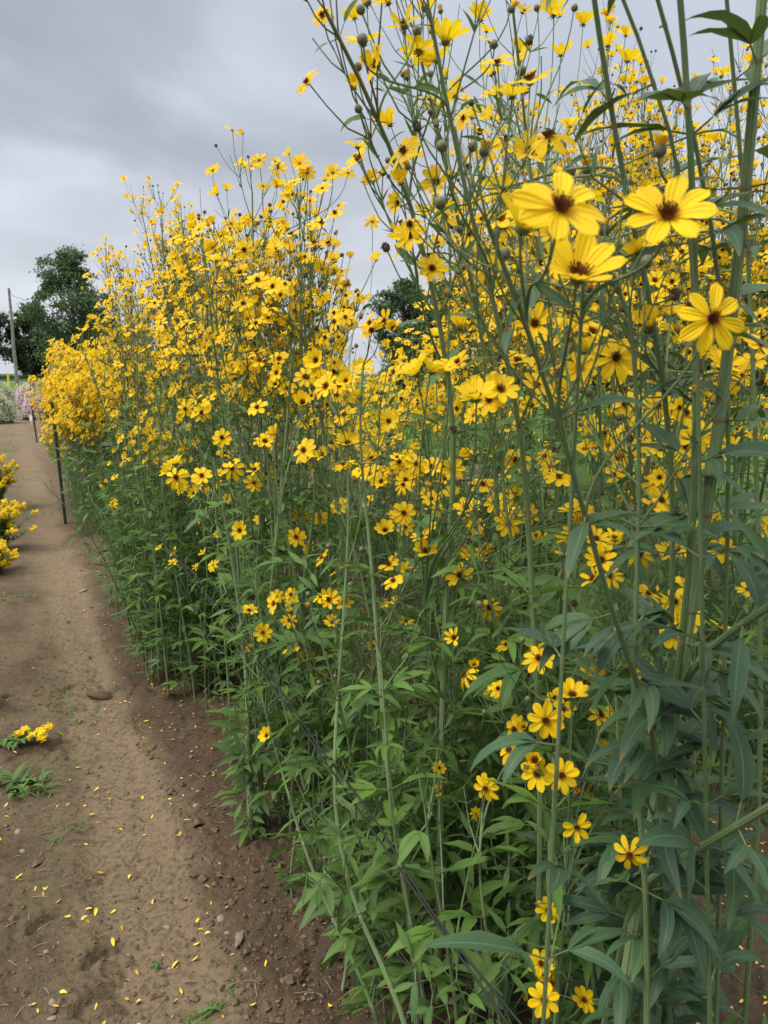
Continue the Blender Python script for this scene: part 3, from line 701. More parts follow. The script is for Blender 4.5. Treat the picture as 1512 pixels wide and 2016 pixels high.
near = Plant(rc(.68, .70), 'nearest tickseed plant, thick ridged pale stem and large dark blue-green leaves beside the camera', leaf='leaf_blue', stem='stem_blue')
NS = sp(node=.115, ll=(.085, .125), wr=.225, droop=.14, shoot=.03, low=.0, leafp=.95, lowleaf=.9, tone0=.0, tonek=.7, pf=.5, bl=.22, bract=.6)
pxcane(near, [(1225, 1960, 1.08), (1290, 1600, 1.02), (1352, 1250, .98), (1412, 880, .93), (1456, 500, .86), (1490, 150, .80), (1512, -160, .76)], .0118, .0050, NS, 1.2, .75)
pxcane(near, [(1310, 1480, 1.00), (1350, 1230, .93), (1371, 960, .86), (1371, 620, .80), (1366, 330, .76), (1342, 20, .72), (1330, -120, .70)], .0062, .0030, NS, 1.2, .2, sides=8)
pxcane(near, [(1290, 1400, .95), (1225, 1290, .85), (1175, 1090, .78), (1127, 925, .74), (1085, 780, .70), (1050, 660, .67), (1012, 560, .65), (960, 440, .62)], .0052, .0020, NS, .80, .3, sides=8)
pxcane(near, [(1127, 925, .74), (1140, 800, .72), (1138, 640, .69), (1150, 520, .66)], .0030, .0018, sp(**{**NS, 'leafp': .6}), .9, .3, sides=7)
pxcane(near, [(1330, 980, 1.0), (1308, 700, .92), (1268, 540, .86), (1226, 380, .82), (1193, 170, .78), (1165, -20, .75), (1150, -140, .73)], .0050, .0026, NS, 1.2, .45, sides=8)
pxcane(near, [(1366, 310, .76), (1300, 180, .74), (1225, 10, .72), (1180, -120, .7)], .0034, .0018, sp(**{**NS, 'leafp': .7}), 1.2, .2, sides=8)
pxcane(near, [(1440, 700, .9), (1400, 420, .85), (1372, 250, .8), (1310, 60, .78), (1270, -90, .76)], .0036, .0022, sp(**{**NS, 'leafp': .8}), 1.2, .4, sides=7)
pxcane(near, [(1345, 1312, .98), (1400, 1270, .90), (1512, 1195, .80), (1580, 1150, .75)], .0055, .0042, sp(**{**NS, 'start': .03, 'node': .09}), 1.3, .3, sides=8)
pxcane(near, [(1250, 1745, 1.04), (1330, 1695, .95), (1430, 1640, .88), (1560, 1560, .78)], .0058, .0045, sp(**{**NS, 'start': .03, 'node': .08}), 1.3, .3, sides=8)
pxcane(near, [(1275, 1700, .95), (1240, 1480, .95), (1252, 1220, .93), (1258, 1000, .90), (1264, 860, .88), (1240, 620, .84)], .0050, .0022, NS, .80, .35, sides=8)
pxcane(near, [(1500, 1500, 1.2), (1492, 1000, 1.15), (1475, 500, 1.1), (1440, 100, 1.0), (1420, -120, .95)], .0050, .0026, NS, 1.2, .5, sides=8)
# the large blooms leaning towards the camera
for q in [(1103, 410, 200, camn(.10, .50, 1), 0), (1315, 425, 172, camn(-.25, .55, .9), 2), (1137, 545, 160, camn(.05, .72, .85), 3), (1402, 628, 140, camn(0, .05, 1), 1),
          (1030, 450, 150, camn(.35, .8, .55), 3), (1212, 705, 98, camn(-.1, .3, 1), 1), (1165, 655, 75, camn(.2, .7, .6), 2), (1395, 460, 60, camn(.5, .4, .5), 1),
          (1160, 385, 70, camn(.5, .8, .2), 6)]:
    near.link_flower(*q, D=.062, drop=.16)
for px, py, dm, kd in [(1155, 392, 27, 0), (1135, 429, 21, 0), (1122, 345, 24, 0), (1157, 340, 24, 1), (990, 508, 27, 0), (1190, 460, 28, 1), (1298, 305, 32, 1), (1107, 292, 18, 0),
                       (1236, 362, 16, 0), (1343, 540, 19, 0), (1325, 590, 24, 2), (1272, 655, 26, 2), (1229, 610, 24, 1), (1157, 778, 20, 0), (868, 408, 26, 0), (928, 295, 22, 0),
                       (952, 305, 24, 1), (975, 468, 20, 0), (912, 445, 18, 0), (1100, 568, 18, 0)]:
    near.link_flower(px, py, dm, camn(rng.normal(0, .3), .8, .4), 0, D=.0155, drop=.12, bud=kd)

centre = Plant(rc(1.15, .72), 'tickseed plant whose tall thin canes rise in front of open sky above the gap', leaf='leaf')
CS = sp(none=.12, node=.13, ll=(.08, .115), wr=.25, shoot=.10, low=.04, tone0=.12, tonek=.6, bl=.26, pf=.68, pl=1.1)
pxcane(centre, [(868, 1560, 1.52), (878, 1150, 1.45), (903, 830, 1.36), (868, 650, 1.3), (838, 480, 1.22), (795, 350, 1.15), (745, 220, 1.08), (700, 130, 1.02), (640, 20, .95)], .0085, .0024, CS, .68, .6)
pxcane(centre, [(815, 1850, 1.38), (765, 1550, 1.40), (742, 1250, 1.42), (722, 990, 1.42), (700, 850, 1.4), (715, 720, 1.38)], .0070, .0018, CS, .72, .65, sides=8)
pxcane(centre, [(790, 1960, 1.28), (684, 1776, 1.36), (652, 1560, 1.42), (668, 1330, 1.48), (684, 1100, 1.52), (690, 960, 1.53), (680, 840, 1.5)], .0054, .0018, CS, .74, .55, sides=8)
pxcane(centre, [(1064, 1750, 1.30), (1066, 1500, 1.25), (1052, 1240, 1.20), (1040, 1020, 1.15), (1028, 800, 1.08), (960, 560, 1.02), (905, 330, .98), (860, 130, .94), (845, 20, .9)], .0072, .0022, CS, .70, .4, sides=8)
pxcane(centre, [(1000, 1500, 1.6), (985, 1100, 1.5), (960, 700, 1.4), (900, 420, 1.3), (850, 200, 1.22), (815, 60, 1.15)], .0068, .0022, CS, .66, .5, sides=8)
pxcane(centre, [(1120, 1600, 1.7), (1100, 1000, 1.6), (1060, 500, 1.45), (1030, 200, 1.32), (1010, 20, 1.25)], .0068, .0022, CS, .66, .5, sides=8)
for q in [(715, 85, 88, camn(-.15, .8, .5), 2), (877, 82, 84, camn(.1, 1, .25), 3), (722, 8, 60, camn(0, 1, .2), 4), (698, 36, 45, camn(-.3, .8, 0), 3), (860, 222, 62, camn(-.1, 1, .3), 3),
          (768, 245, 55, camn(-.5, .8, .1), 4), (945, 40, 50, camn(.1, 1, .1), 4), (958, 62, 40, camn(.2, 1, .3), 2), (840, 22, 46, camn(-.1, 1, .3), 3), (733, 436, 34, camn(0, .1, 1), 1), (930, 230, 48, camn(.2, 1, .3), 3),
          (1022, 100, 45, camn(.3, .8, .3), 3), (960, 140, 46, camn(.2, .9, .4), 2), (640, 300, 1, camn(0, .3, 1), 1)][:-1]:
    centre.link_flower(*q, D=.058, drop=.2)
for q in [(1090, 30, 55, camn(-.1, 1, .2), 4), (1148, 48, 42, camn(.1, 1, .2), 4), (1196, 90, 48, camn(-.1, 1, .3), 3), (1236, 120, 50, camn(.1, 1, .3), 3), (1104, 108, 52, camn(0, 1, .4), 3), (1232, 70, 38, camn(.2, 1, .3), 3)]:
    centre.link_flower(*q, D=.055, drop=.25)
for px, py, dm, kd in [(712, 85, 24, 0), (818, 66, 19, 0), (795, 66, 13, 1), (1005, 22, 18, 1), (705, 137, 18, 0), (740, 120, 16, 2), (973, 93, 18, 0), (1025, 145, 20, 0), (800, 180, 14, 0),
                       (872, 295, 24, 0), (835, 20, 16, 0), (1058, 20, 14, 0), (868, 25, 13, 1), (1130, 20, 15, 0)]:
    centre.link_flower(px, py, dm, camn(rng.normal(0, .3), .9, .1), 0, D=.0135, drop=.16, bud=kd)

lowp = Plant(rc(1.35, .66), 'shorter tickseed plant with loose yellow blooms low in the row, among bright green leaves', leaf='leaf')
LS = sp(none=.8, node=.10, ll=(.075, .11), wr=.26, shoot=.30, low=.03, tone0=.30, tonek=.6, lowleaf=1, bl=.22, fb=.66, pf=.55)
pxcane(lowp, [(740, 1980, 1.42), (670, 1843, 1.52), (600, 1680, 1.62), (555, 1520, 1.74), (515, 1380, 1.86), (500, 1280, 1.9)], .0048, .0016, LS, .82, .1, sides=7)
pxcane(lowp, [(493, 1672, 2.19), (491, 1480, 2.15), (486, 1310, 2.1), (470, 1180, 2.06), (440, 1000, 2.0), (420, 900, 1.95)], .0105, .003, LS, .80, .95, sides=8)
pxcane(lowp, [(510, 1660, 2.22), (512, 1480, 2.17), (520, 1300, 2.1), (540, 1100, 2.0), (560, 900, 1.95), (575, 700, 1.9)], .0085, .0024, LS, .72, .8, sides=8)
pxcane(lowp, [(1100, 1990, 1.2), (1110, 1800, 1.15), (1130, 1700, 1.12)], .004, .002, LS, .9, .2, sides=7)
pxcane(lowp, [(900, 1990, 1.25), (870, 1800, 1.22), (850, 1700, 1.2), (835, 1580, 1.18)], .004, .0018, LS, 1.1, .4, sides=7)
pxcane(lowp, [(985, 2000, 1.2), (960, 1860, 1.18), (940, 1700, 1.18), (950, 1600, 1.2)], .004, .0016, LS, 1.1, .5, sides=7)
DN = camn
for q in [(1105, 1527, 72, DN(.1, .3, 1), 0), (1135, 1628, 60, DN(0, .1, 1), 6), (1240, 1683, 70, DN(-.4, .1, .8), 5), (1127, 1370, 62, DN(-.1, .8, .4), 3), (1078, 1795, 52, DN(.2, .8, .5), 2), (1048, 1775, 24, DN(0, 1, .2), 4),
          (1065, 1898, 52, DN(-.1, .7, .8), 2), (1085, 1935, 52, DN(.2, .1, 1), 5), (1070, 1968, 66, DN(0, .5, .9), 0), (1148, 1970, 52, DN(.3, .8, .5), 2), (1345, 1155, 42, DN(.1, .9, .3), 3), (1296, 1168, 42, DN(.6, .6, .2), 2),
          (1418, 1236, 48, DN(.4, .9, .2), 2), (1052, 1955, 40, DN(-.6, .3, .6), 3), (865, 1512, 30, DN(0, .6, .8), 0), (868, 1557, 28, DN(-.7, .2, .5), 3), (955, 1545, 30, DN(0, .5, .8), 0), (957, 1570, 26, DN(.2, -.2, 1), 5), (937, 1602, 28, DN(0, .4, 1), 1),
          (518, 1246, 40, DN(-.1, .2, 1), 0), (569, 1222, 36, DN(.2, .7, .8), 1), (490, 1203, 36, DN(.1, .8, .4), 2), (605, 1297, 34, DN(0, .8, .5), 3), (633, 1333, 32, DN(0, .9, .5), 2), (735, 1274, 32, DN(0, .9, .5), 2),
          (710, 1312, 30, DN(0, .9, .3), 2)]:
    lowp.link_flower(*q, D=.028 if (850 < q[0] < 970 and q[1] > 1480) else (.040 if q[0] > 1000 and q[1] > 1300 else .046), drop=.14)
for px, py, dm, kd in [(1050, 1335, 12, 1), (1024, 1862, 15, 1), (1067, 1535, 16, 1), (1110, 1490, 14, 1), (1420, 1435, 14, 1), (890, 1582, 10, 1), (538, 1290, 9, 1), (950, 1522, 8, 1), (1005, 1555, 10, 1), (583, 1193, 8, 1), (640, 1295, 10, 1), (660, 1372, 6, 0)]:
    lowp.link_flower(px, py, dm, camn(0, .9, .3), 0, D=.0125, drop=.1, bud=kd)

# ------------------------------------------------------------------ the front row behind them, plant by plant
front = []
FS = sp(ll=(.065, .10), shoot=.12, pf=.68)
fr1 = row_plant('tickseed plant behind the nearest stems, yellow blooms crowding between large dark leaves', .75, 1.35, .74, 1.05, 13, (1.0, 1.4), sp(none=.4, ll=(.07, .105), shoot=.10, pf=.55, low=.02, fb=.68), lean_out=.05, lod=6, sides=7)
mid = row_plant('tickseed plant with the cluster of dark-eyed blooms just past the black cable', 1.30, 1.85, .60, 1.0, 13, (.85, 1.2), sp(none=.4, ll=(.065, .10), shoot=.10, pf=.5, low=.01, fb=.74), lean_out=.08, lod=6, sides=7)
for q in [(795, 1010, 50, DN(-.1, .2, 1), 0), (798, 945, 44, DN(0, .3, 1), 0), (818, 913, 46, DN(.2, .2, 1), 1), (950, 955, 56, DN(0, .8, .6), 0), (935, 1035, 42, DN(-.2, .2, 1), 1), (1000, 1032, 56, DN(.1, .2, 1), 1), (975, 990, 50, DN(-.2, .3, 1), 0),
          (820, 735, 70, DN(-.5, .8, .3), 3), (848, 732, 66, DN(.4, .9, .3), 3), (886, 722, 66, DN(0, .8, .6), 2), (938, 785, 84, DN(-.1, .8, .5), 3), (985, 768, 76, DN(.1, .6, .8), 2), (1018, 712, 70, DN(.1, .8, .5), 2), (960, 555, 56, DN(-.2, -.3, 1), 5),
          (890, 925, 50, DN(.2, .3, 1), 2), (1055, 760, 66, DN(.2, .6, .7), 2), (1120, 640, 70, DN(0, .8, .5), 2), (1300, 985, 68, DN(.5, .4, .8), 0), (1140, 1005, 60, DN(0, .7, .5), 2), (1100, 940, 62, DN(0, .8, .6), 1), (1312, 905, 56, DN(.6, .6, .3), 3),
          (1190, 855, 56, DN(-.2, .8, .5), 2), (1215, 905, 56, DN(.2, .8, .4), 1), (860, 662, 44, DN(0, .9, .4), 3), (905, 645, 50, DN(0, 1, .2), 4), (833, 600, 46, DN(.1, .8, .6), 1), (1040, 1010, 50, DN(.3, .3, 1), 1),
          (850, 920, 44, DN(0, .5, .9), 2), (550, 708, 44, DN(-.2, .7, .8), 2), (600, 742, 46, DN(0, .3, 1), 1), (713, 722, 40, DN(0, .8, .4), 3), (620, 740, 44, DN(.2, .4, 1), 0)]:
    mid.link_flower(*q, D=.052, drop=.18)
tall = row_plant('tall tickseed plant in the middle of the row, flat-topped bloom clusters against grey cloud', 1.85, 2.42, .58, .84, 18, (1.48, 1.84), sp(ll=(.06, .09), pf=.72, none=.15, bl=.30, fb=.70, low=.01, hs=.10), lean_out=.06, edge_low=.8)
for q in [(510, 315, 36, DN(-.1, .1, 1), 1), (547, 330, 40, DN(.1, .2, 1), 1), (605, 340, 40, DN(0, .3, 1), 1), (655, 340, 40, DN(0, .2, 1), 0), (685, 340, 34, DN(.3, .3, .8), 1), (420, 487, 40, DN(-.1, .1, 1), 1), (481, 492, 46, DN(0, 0, 1), 1), (455, 440, 40, DN(0, .3, 1), 1),
          (480, 438, 34, DN(0, .4, 1), 0), (507, 552, 50, DN(0, .5, .8), 0), (590, 322, 40, DN(0, .3, 1), 2), (567, 385, 36, DN(0, .3, 1), 0), (610, 395, 34, DN(0, .4, .8), 1), (550, 460, 30, DN(0, .4, .8), 0), (625, 522, 34, DN(.1, .1, 1), 1)]:
    tall.link_flower(*q, D=.054, drop=.2)
side = row_plant('tickseed plant leaning over the path edge with star-shaped narrow-petalled blooms at mid height', 2.35, 3.05, .54, .98, 15, (1.05, 1.55), sp(none=.35, ll=(.06, .09), pf=.55, low=.005, fb=.74), lean_out=.12, edge_low=.55)
for q in [(365, 805, 36, DN(-.1, .1, 1), 1), (397, 813, 40, DN(.1, .1, 1), 1), (437, 862, 42, DN(0, .3, 1), 0), (443, 893, 38, DN(.1, .8, .5), 0), (347, 940, 50, DN(0, .2, 1), 5), (397, 937, 46, DN(0, .5, .8), 0), (457, 922, 50, DN(0, .2, 1), 5), (500, 950, 40, DN(.2, .2, 1), 1), (525, 933, 38, DN(0, .3, 1), 1),
          (410, 968, 26, DN(0, .7, .5), 2), (297, 893, 20, DN(0, .5, 1), 1), (590, 1015, 36, DN(0, .1, 1), 0), (630, 1020, 38, DN(.1, .5, 1), 0), (583, 1058, 42, DN(0, .4, 1), 0), (608, 1078, 32, DN(0, .2, 1), 1), (513, 1023, 32, DN(0, .7, .6), 0), (473, 1045, 40, DN(-.5, .3, 1), 2), (348, 912, 34, DN(-.3, .8, .4), 3),
          (522, 870, 46, DN(0, .7, .7), 2), (330, 930, 30, DN(-.8, .6, .2), 3), (283, 693, 22, DN(0, .4, 1), 1), (355, 686, 30, DN(0, .4, 1), 0), (388, 690, 30, DN(0, .6, .8), 1), (323, 697, 26, DN(-.2, .4, 1), 2), (410, 612, 26, DN(0, .3, 1), 1), (533, 775, 40, DN(-.3, .7, .8), 0)]:
    side.link_flower(*q, D=.056, drop=.2)
blk = row_plant('dense leafy tickseed plant whose green foliage reaches the soil at the path edge', 2.95, 3.55, .48, 1.0, 19, (1.15, 1.72), sp(ll=(.06, .09), pf=.60, node=.10, shoot=.16, lowleaf=1, fb=.70), lean_out=.10, edge_low=.60, lod=4, sides=5)
blk2 = row_plant('tickseed plant with the rounded yellow top beside the tall middle cluster', 3.5, 4.1, .48, 1.05, 21, (1.3, 1.98), sp(ll=(.05, .08), pf=.62, node=.10, shoot=.12, lowleaf=1, hs=.09, fb=.66), lean_out=.07, edge_low=.60, lod=3, sides=4)
blk3 = row_plant('tickseed plant peaking in the row to the right of the broad roadside tree', 3.95, 4.5, .52, 1.1, 25, (1.5, 2.22), sp(ll=(.05, .08), pf=.68, node=.11, hs=.09, fb=.66), lean_out=.05, edge_low=.60, lod=3, sides=4)
blk4 = row_plant('tickseed plant thinning above the dark gap beside the fine-leaved mound', 4.75, 5.3, .85, 1.35, 7, (1.1, 1.7), sp(ll=(.05, .08), pf=.64, node=.12, hs=.10, fb=.56), lean_out=.10, lod=3, sides=4)

# fine-leaved yellow mounds further down the row
TS = sp(node=.052, fnode=.9, ll=(.05, .08), wr=.075, droop=.05, tri=1., leafp=1, lowleaf=1, shoot=.0, low=.015, fb=.62, bl=.32, hs=.075, none=.05, pf=.9, bk=[.6, .1, .3], fr=(.018, .024), pl=.8, bract=.9, face=1.3, tone0=.1)
fine = []
for k, (s0, s1, hh, lb) in enumerate([(6.45, 7.3, (1.0, 1.42), 'fine-leaved yellow mound at the black stake, dark feathery foliage below its blooms'),
                                      (7.3, 8.2, (1.05, 1.5), 'fine-leaved yellow mound spilling blooms over the path behind the black stake'),
                                      (8.2, 9.2, (1.1, 1.6), 'fine-leaved yellow mound at the far end of the bloom mass')]):
    fine.append(row_plant(lb, s0, s1, .45 + .05 * k, 1.2, 48, hh, TS, lean_out=[.20, .15, .10][k], edge_low=.72, lod=3, sides=4, r=(.003, .0045), leaf='leaf_fine', group='fine-leaved yellow mounds beside the path', name='threadleaf_tickseed_plant'))

def leafy(pl, s0, s1, t0, t1, n, hts, tone, spx=None, lod=5, sides=6, lean=.10):
    spx = spx or sp(none=.93, ll=(.065, .105), shoot=.22, lowleaf=1, node=.085, low=.0, tone0=.3, tonek=.7)
    for i in range(n):
        b = rc(rng.uniform(s0, s1), rng.uniform(t0, t1)); Hh = rng.uniform(*hts)
        pl.grow(cane_pts(b, Hh, rng.normal(0, lean, 2) - NA * .04), .0042 * (Hh / .7) ** .5, .0014, spx, tone=np.clip(rng.normal(tone, .2), 0, 1), sides=sides, lod=lod, fb=1.3)
leafy(lowp, .78, 1.7, .54, .95, 30, (.30, .85), .75)
leafy(lowp, 1.7, 2.1, .58, 1.0, 8, (.25, .6), .6)
leafy(near, .72, 1.1, .74, 1.0, 8, (.3, .8), .45, sp(none=1., ll=(.08, .12), wr=.27, shoot=.1, lowleaf=1, node=.11, tone0=.1))
leafy(fr1, 1.0, 1.6, .85, 1.15, 8, (.5, 1.0), .5)
leafy(mid, 1.3, 1.95, .62, 1.05, 10, (.5, .95), .5)
leafy(side, 2.5, 3.0, .70, 1.0, 6, (.5, 1.05), .45)
leafy(blk, 2.9, 3.55, .44, 1.0, 44, (.45, 1.15), .5, lod=4, sides=4)
leafy(blk2, 3.5, 4.1, .44, 1.0, 38, (.5, 1.2), .45, lod=3, sides=4)
leafy(blk3, 4.05, 4.65, .44, 1.0, 38, (.5, 1.2), .45, lod=3, sides=4)

# ------------------------------------------------------------------ the second row, beyond the soil strip
back = []
BS = sp(none=.12, fr=(.020, .030), ll=(.055, .085), pf=.64, hs=.10, bl=.32, fb=.66, face=.8)
for s0, s1, n, hh, lb in [(1.15, 1.75, 20, (1.7, 2.3), 'second-row tickseed plant seen past the thickest near stem, few blooms below its top'),
                          (1.75, 2.3, 26, (1.8, 2.4), 'second-row tickseed plant topped with small cupped blooms, between the two thickest bare canes'),
                          (2.3, 2.9, 28, (1.85, 2.45), 'second-row tickseed plant with the thickest cloud of small cupped blooms on the skyline'),
                          (2.75, 3.3, 26, (1.8, 2.4), 'second-row tickseed plant whose airy skyline blooms stand behind the thin leaning canes'),
                          (3.5, 4.2, 18, (1.0, 1.38), 'second-row tickseed plant below the rounded distant tree, with many spent heads'),
                          (4.2, 5.0, 18, (1.05, 1.42), 'second-row tickseed plant dense with brown spent heads under the open sky gap'),
                          (5.0, 6.0, 18, (1.0, 1.35), 'low second-row tickseed plant glimpsed behind the tall middle cluster')]:
    spx = sp(**{**BS, 'bk': [.3, .05, .65], 'pf': .55}) if s0 > 3.4 else BS
    back.append(row_plant(lb, s0, s1, 1.75, 2.45, n, hh, spx, lean_out=.05, edge_low=.6, lod=3, sides=4, r=(.004, .006), group='tickseed plants in the second row'))
for s0, s1, n, hh, lb in [(1.9, 3.3, 16, (1.0, 1.9), 'third-row tickseed plant behind the right-hand skyline blooms'),
                          (3.3, 5.2, 18, (1.0, 1.75), 'third-row tickseed plant showing as a green tangle through the middle of the rows')]:
    back.append(row_plant(lb, s0, s1, 3.3, 4.1, n, hh, BS, lean_out=.05, edge_low=.6, lod=3, sides=4, r=(.004, .006), group='tickseed plants in the third row'))
TL = sp(none=1., node=.042, ll=(.06, .095), wr=.085, droop=.05, tri=1., leafp=1, lowleaf=1, shoot=0., low=0., tone0=.0, tonek=.5)
for k, (a, b_) in enumerate([(6.4, 7.3), (7.3, 8.2), (8.2, 9.2)]): leafy(fine[k], a, b_, .42 + .05 * k, 1.0, 54, (.55, 1.15), .35, TL, lod=3, sides=4, lean=.05)
leafy(tall, 1.9, 2.45, .66, .95, 12, (.6, 1.25), .45)
leafy(mid, 1.3, 1.95, .70, 1.05, 8, (.7, 1.15), .4)
leafy(fr1, .95, 1.5, .85, 1.1, 6, (.8, 1.2), .35)
for k, (a, b_) in enumerate([(1.15, 1.75), (1.75, 2.3), (2.3, 2.9), (2.9, 3.5), (3.5, 4.2), (4.2, 5.0), (5.0, 6.0)]): leafy(back[k], a, b_, 1.75, 2.4, 16, (.5, 1.15), .4, lod=3, sides=4)
for p in [near, centre, lowp, fr1, mid, tall, side, blk, blk2, blk3, blk4] + fine + back: p.build()
# a lone young shoot in the gap
yng = Plant(rc(5.9, .60), 'slim pale-green flowerless tickseed shoot standing alone at the path edge', name='young_tickseed_plant')
for i in range(4):
    yng.grow(cane_pts(rc(5.75 + .1 * i, .58 + .05 * i), rng.uniform(.6, 1.0), -NA * .10), .004, .0015, sp(ll=(.06, .09), wr=.10, pf=0, bk=[1, 0, 0], bl=.2, bs=.6), tone=.8, lod=4, sides=5)
yng.build()

# ------------------------------------------------------------------ trees
def tree(label, px, base_d, height, width, trunk_r, n_lobes, n_leaf, leaf_s, name='broadleaf_tree', crown_lo=.22, shape='round', tone=.5, group=None, ybase=0.):
    X = (px - CX) / FPX * base_d; c = np.array([X, base_d, ybase])
    root = thing(name, c, label, 'tree', group)
    b = Buf(); h0 = height * crown_lo
    tr = np.array([[0, 0, -.3], [.02, .01, .25], [.0, .02, .5], [-.02, 0, .75], [0, 0, .92]]) * [width, width, height]; tr[0, 2] = -.5
    tubes(b, tr + c, np.array([1.25, .9, .65, .38, .1]) * trunk_r, 10)
    cl = Buf(); lobes = []
    for i in range(n_lobes):
        f = (i + .5) / n_lobes; zz = crown_lo + (1 - crown_lo) * f
        if shape == 'round': rad = np.sin(np.pi * min(1, (f * .93 + .07))) ** .65 * .5
        else: rad = .5 * (1 - f) ** .8 + .03
        a = i * 2.4 + rng.normal(0, .4); rr = rad * width * rng.uniform(.35, .95)
        p = c + np.array([rr * math.cos(a), rr * math.sin(a), zz * height * rng.uniform(.93, 1.0)])
        lobes.append((p, width * rng.uniform(.07, .15) * (1 if shape == 'round' else (1.1 - .7 * f))))
        q0 = c + np.array([0, 0, max(h0 * .7, (zz - .22) * height)]); u = np.linspace(0, 1, 5)[:, None]
        P = q0 + (p - q0) * u + np.array([0, 0, 1.]) * (np.sin(u * np.pi) * -.03 * height)
        tubes(b, P, trunk_r * np.array([.34, .26, .18, .1, .04]), 5)
    per = n_leaf // n_lobes
    for p, r in lobes:
        tn = np.clip(tone + rng.normal(0, .22), 0, 1); m = per
        sub = p + nrm(rng.normal(0, 1, (7, 3))) * r * rng.uniform(.4, 1.1, (7, 1)) * [1, 1, .65]
        o = sub[rng.integers(0, 7, m)] + rng.normal(0, r * .30, (m, 3)) * [1, 1, .7]
        d = nrm(rng.normal(0, 1, (m, 3)) + [0, 0, -.5]); n = nrm(rng.normal(0, 1, (m, 3)) + [0, 0, 1.2]); n = nrm(n - d * np.sum(n * d, 1, keepdims=True))
        L = leaf_s * rng.uniform(.6, 1.4, m)
        leaves(cl, o, d, n, L, L * .55, .05, np.clip(tn + rng.normal(0, .15, m), 0, 1), 2, .3)
    b.obj('trunk', M['bark'], root); cl.obj('crown', M['tree_leaf'], root); return root
tree('tall broad roadside tree with open limbs standing behind the utility pole', 160, 124, 20.2, 14.5, .42, 64, 16000, .50, crown_lo=.14, tone=.75)
tree('dark dense tree cut by the left edge of the view', -22, 128, 13.8, 9.5, .35, 60, 16000, .5, crown_lo=.16, tone=.15)
tree('lower dark tree between the utility pole and the broad tree', 78, 132, 12.0, 8.5, .3, 50, 13000, .5, crown_lo=.14, tone=.25)
tree('low dark tree to the right of the broad tree, half hidden by yellow mounds', 210, 130, 11.5, 11.0, .3, 50, 13000, .5, crown_lo=.12, tone=.3)
tree('rounded blue-green spruce peeking over the row in the middle gap', 795, 62, 8.5, 6.0, .22, 60, 16000, .26, name='spruce_tree', crown_lo=.05, shape='round', tone=.35)
for i, (px, d, hh, ww, lb) in enumerate([(905, 58, 7.8, 9, 'leafy tree beside the spruce, seen through the canes'), (1050, 64, 8.2, 11, 'leafy tree far behind the middle of the bloom cloud'),
        (1190, 60, 7.8, 10, 'leafy tree far behind the three large blooms'), (1330, 56, 8.6, 10, 'leafy tree far behind the dark straight cane'), (1475, 50, 10.2, 10, 'taller leafy tree far behind the thickest cane at the right edge')]):
    tree(lb, px, d, hh, ww, .25, 40, 9000, .42, crown_lo=.04, tone=.3, group='trees beyond the lawn')

# ------------------------------------------------------------------ utility pole, marker, stakes, cable
def pole():
    g0 = ground_at(43, 757.5); c = np.array([g0[0], 98., 0.]); c[0] = (43 - CX) / FPX * 98
    r = thing('utility_pole', c, 'tall weathered wooden utility pole standing at the far roadside', 'utility pole')
    b = Buf(); z = np.linspace(-.5, 11.6, 9); P = np.stack([c[0] + 0 * z + .03 * np.sin(z), c[1] + 0 * z, z], 1)
    tubes(b, P, np.interp(z, [-.5, 11.6], [.23, .14]), 12); dome(b, .14, .05, 0, 12, 3); b.v[-1] += P[-1]
    b.obj('pole', M['pole_wood'], r)
    k = Buf(); tubes(k, np.array([c + [.2, 0, 10.8], c + [1.0, .3, 10.5], c + [2.4, .9, 9.9]]), np.full(3, .022), 4); k.obj('guy_wire', M['wire'], r)
    k = Buf(); tubes(k, np.array([c + [.1, -.2, 10.9], c + [.28, -.34, 11.05], c + [.3, -.36, 11.25]]), np.array([.05, .07, .06]), 8); k.obj('insulator', M['stone'], r)
pole()
def post(name, label, cat, bx, by, h, lean, w_, m, group=None, tee=True):
    c = np.array([bx, by, gz(bx, by)]); b = Buf(); top = c + np.array([lean[0], lean[1], h])
    ax = nrm(top - c); A = nrm(np.cross(ax, [0, 1, 0])); B = np.cross(A, ax)
    prof = [(-1, -.12), (1, -.12), (1, .12), (.14, .12), (.14, 1), (-.14, 1), (-.14, .12), (-1, .12)] if tee else [(-1, -.5), (1, -.5), (1, .5), (-1, .5)]
    k = len(prof); V = []
    for p in (c - ax * .08, top): V += [p + A * (u * w_) + B * (v * w_) for u, v in prof]
    q = [[i, (i + 1) % k, k + (i + 1) % k, k + i] for i in range(k)]
    b.add(V, q); 
    if tee:
        b.add(V[k:], [[0, 1, 2, 7], [3, 4, 5, 6]])
        for zz in np.arange(.1, h - .03, .055):          # studs on the face
            p = c + ax * zz - B * w_ * .2; s_ = w_ * .35
            b.add([p + A * s_ * x + ax * s_ * y - B * (w_ * .28 * e) for e in (0, 1) for x, y in ((-1, -.6), (1, -.6), (1, .6), (-1, .6))], [[4, 5, 6, 7], [0, 1, 5, 4], [1, 2, 6, 5], [2, 3, 7, 6], [3, 0, 4, 7]])
    else: b.add(V[k:], [[0, 1, 2, 3]])
    return tag(b.obj(name, m, smooth=False), label, cat, group)
def post_px(name, label, cat, px, py, h, lean, w_, m, **k):
    g0 = ground_at(px, py); return post(name, label, cat, g0[0], g0[1], h, lean, w_, m, **k)
_p = rc(7.15, .375); post('steel_post', 'black studded steel post at the foot of the fine-leaved yellow mound', 'stake', _p[0], _p[1], 1.05, (-.04, 0), .013, M['black'], group='black steel posts along the row')
post_px('steel_post', 'black steel post standing alone before the pink mounds', 'stake', 73, 872, .82, (-.05, 0), .015, M['black'], group='black steel posts along the row')
post_px('steel_post', 'short black steel post beside the dry grass', 'stake', 98, 832, .72, (0, 0), .013, M['black'], group='black steel posts along the row')
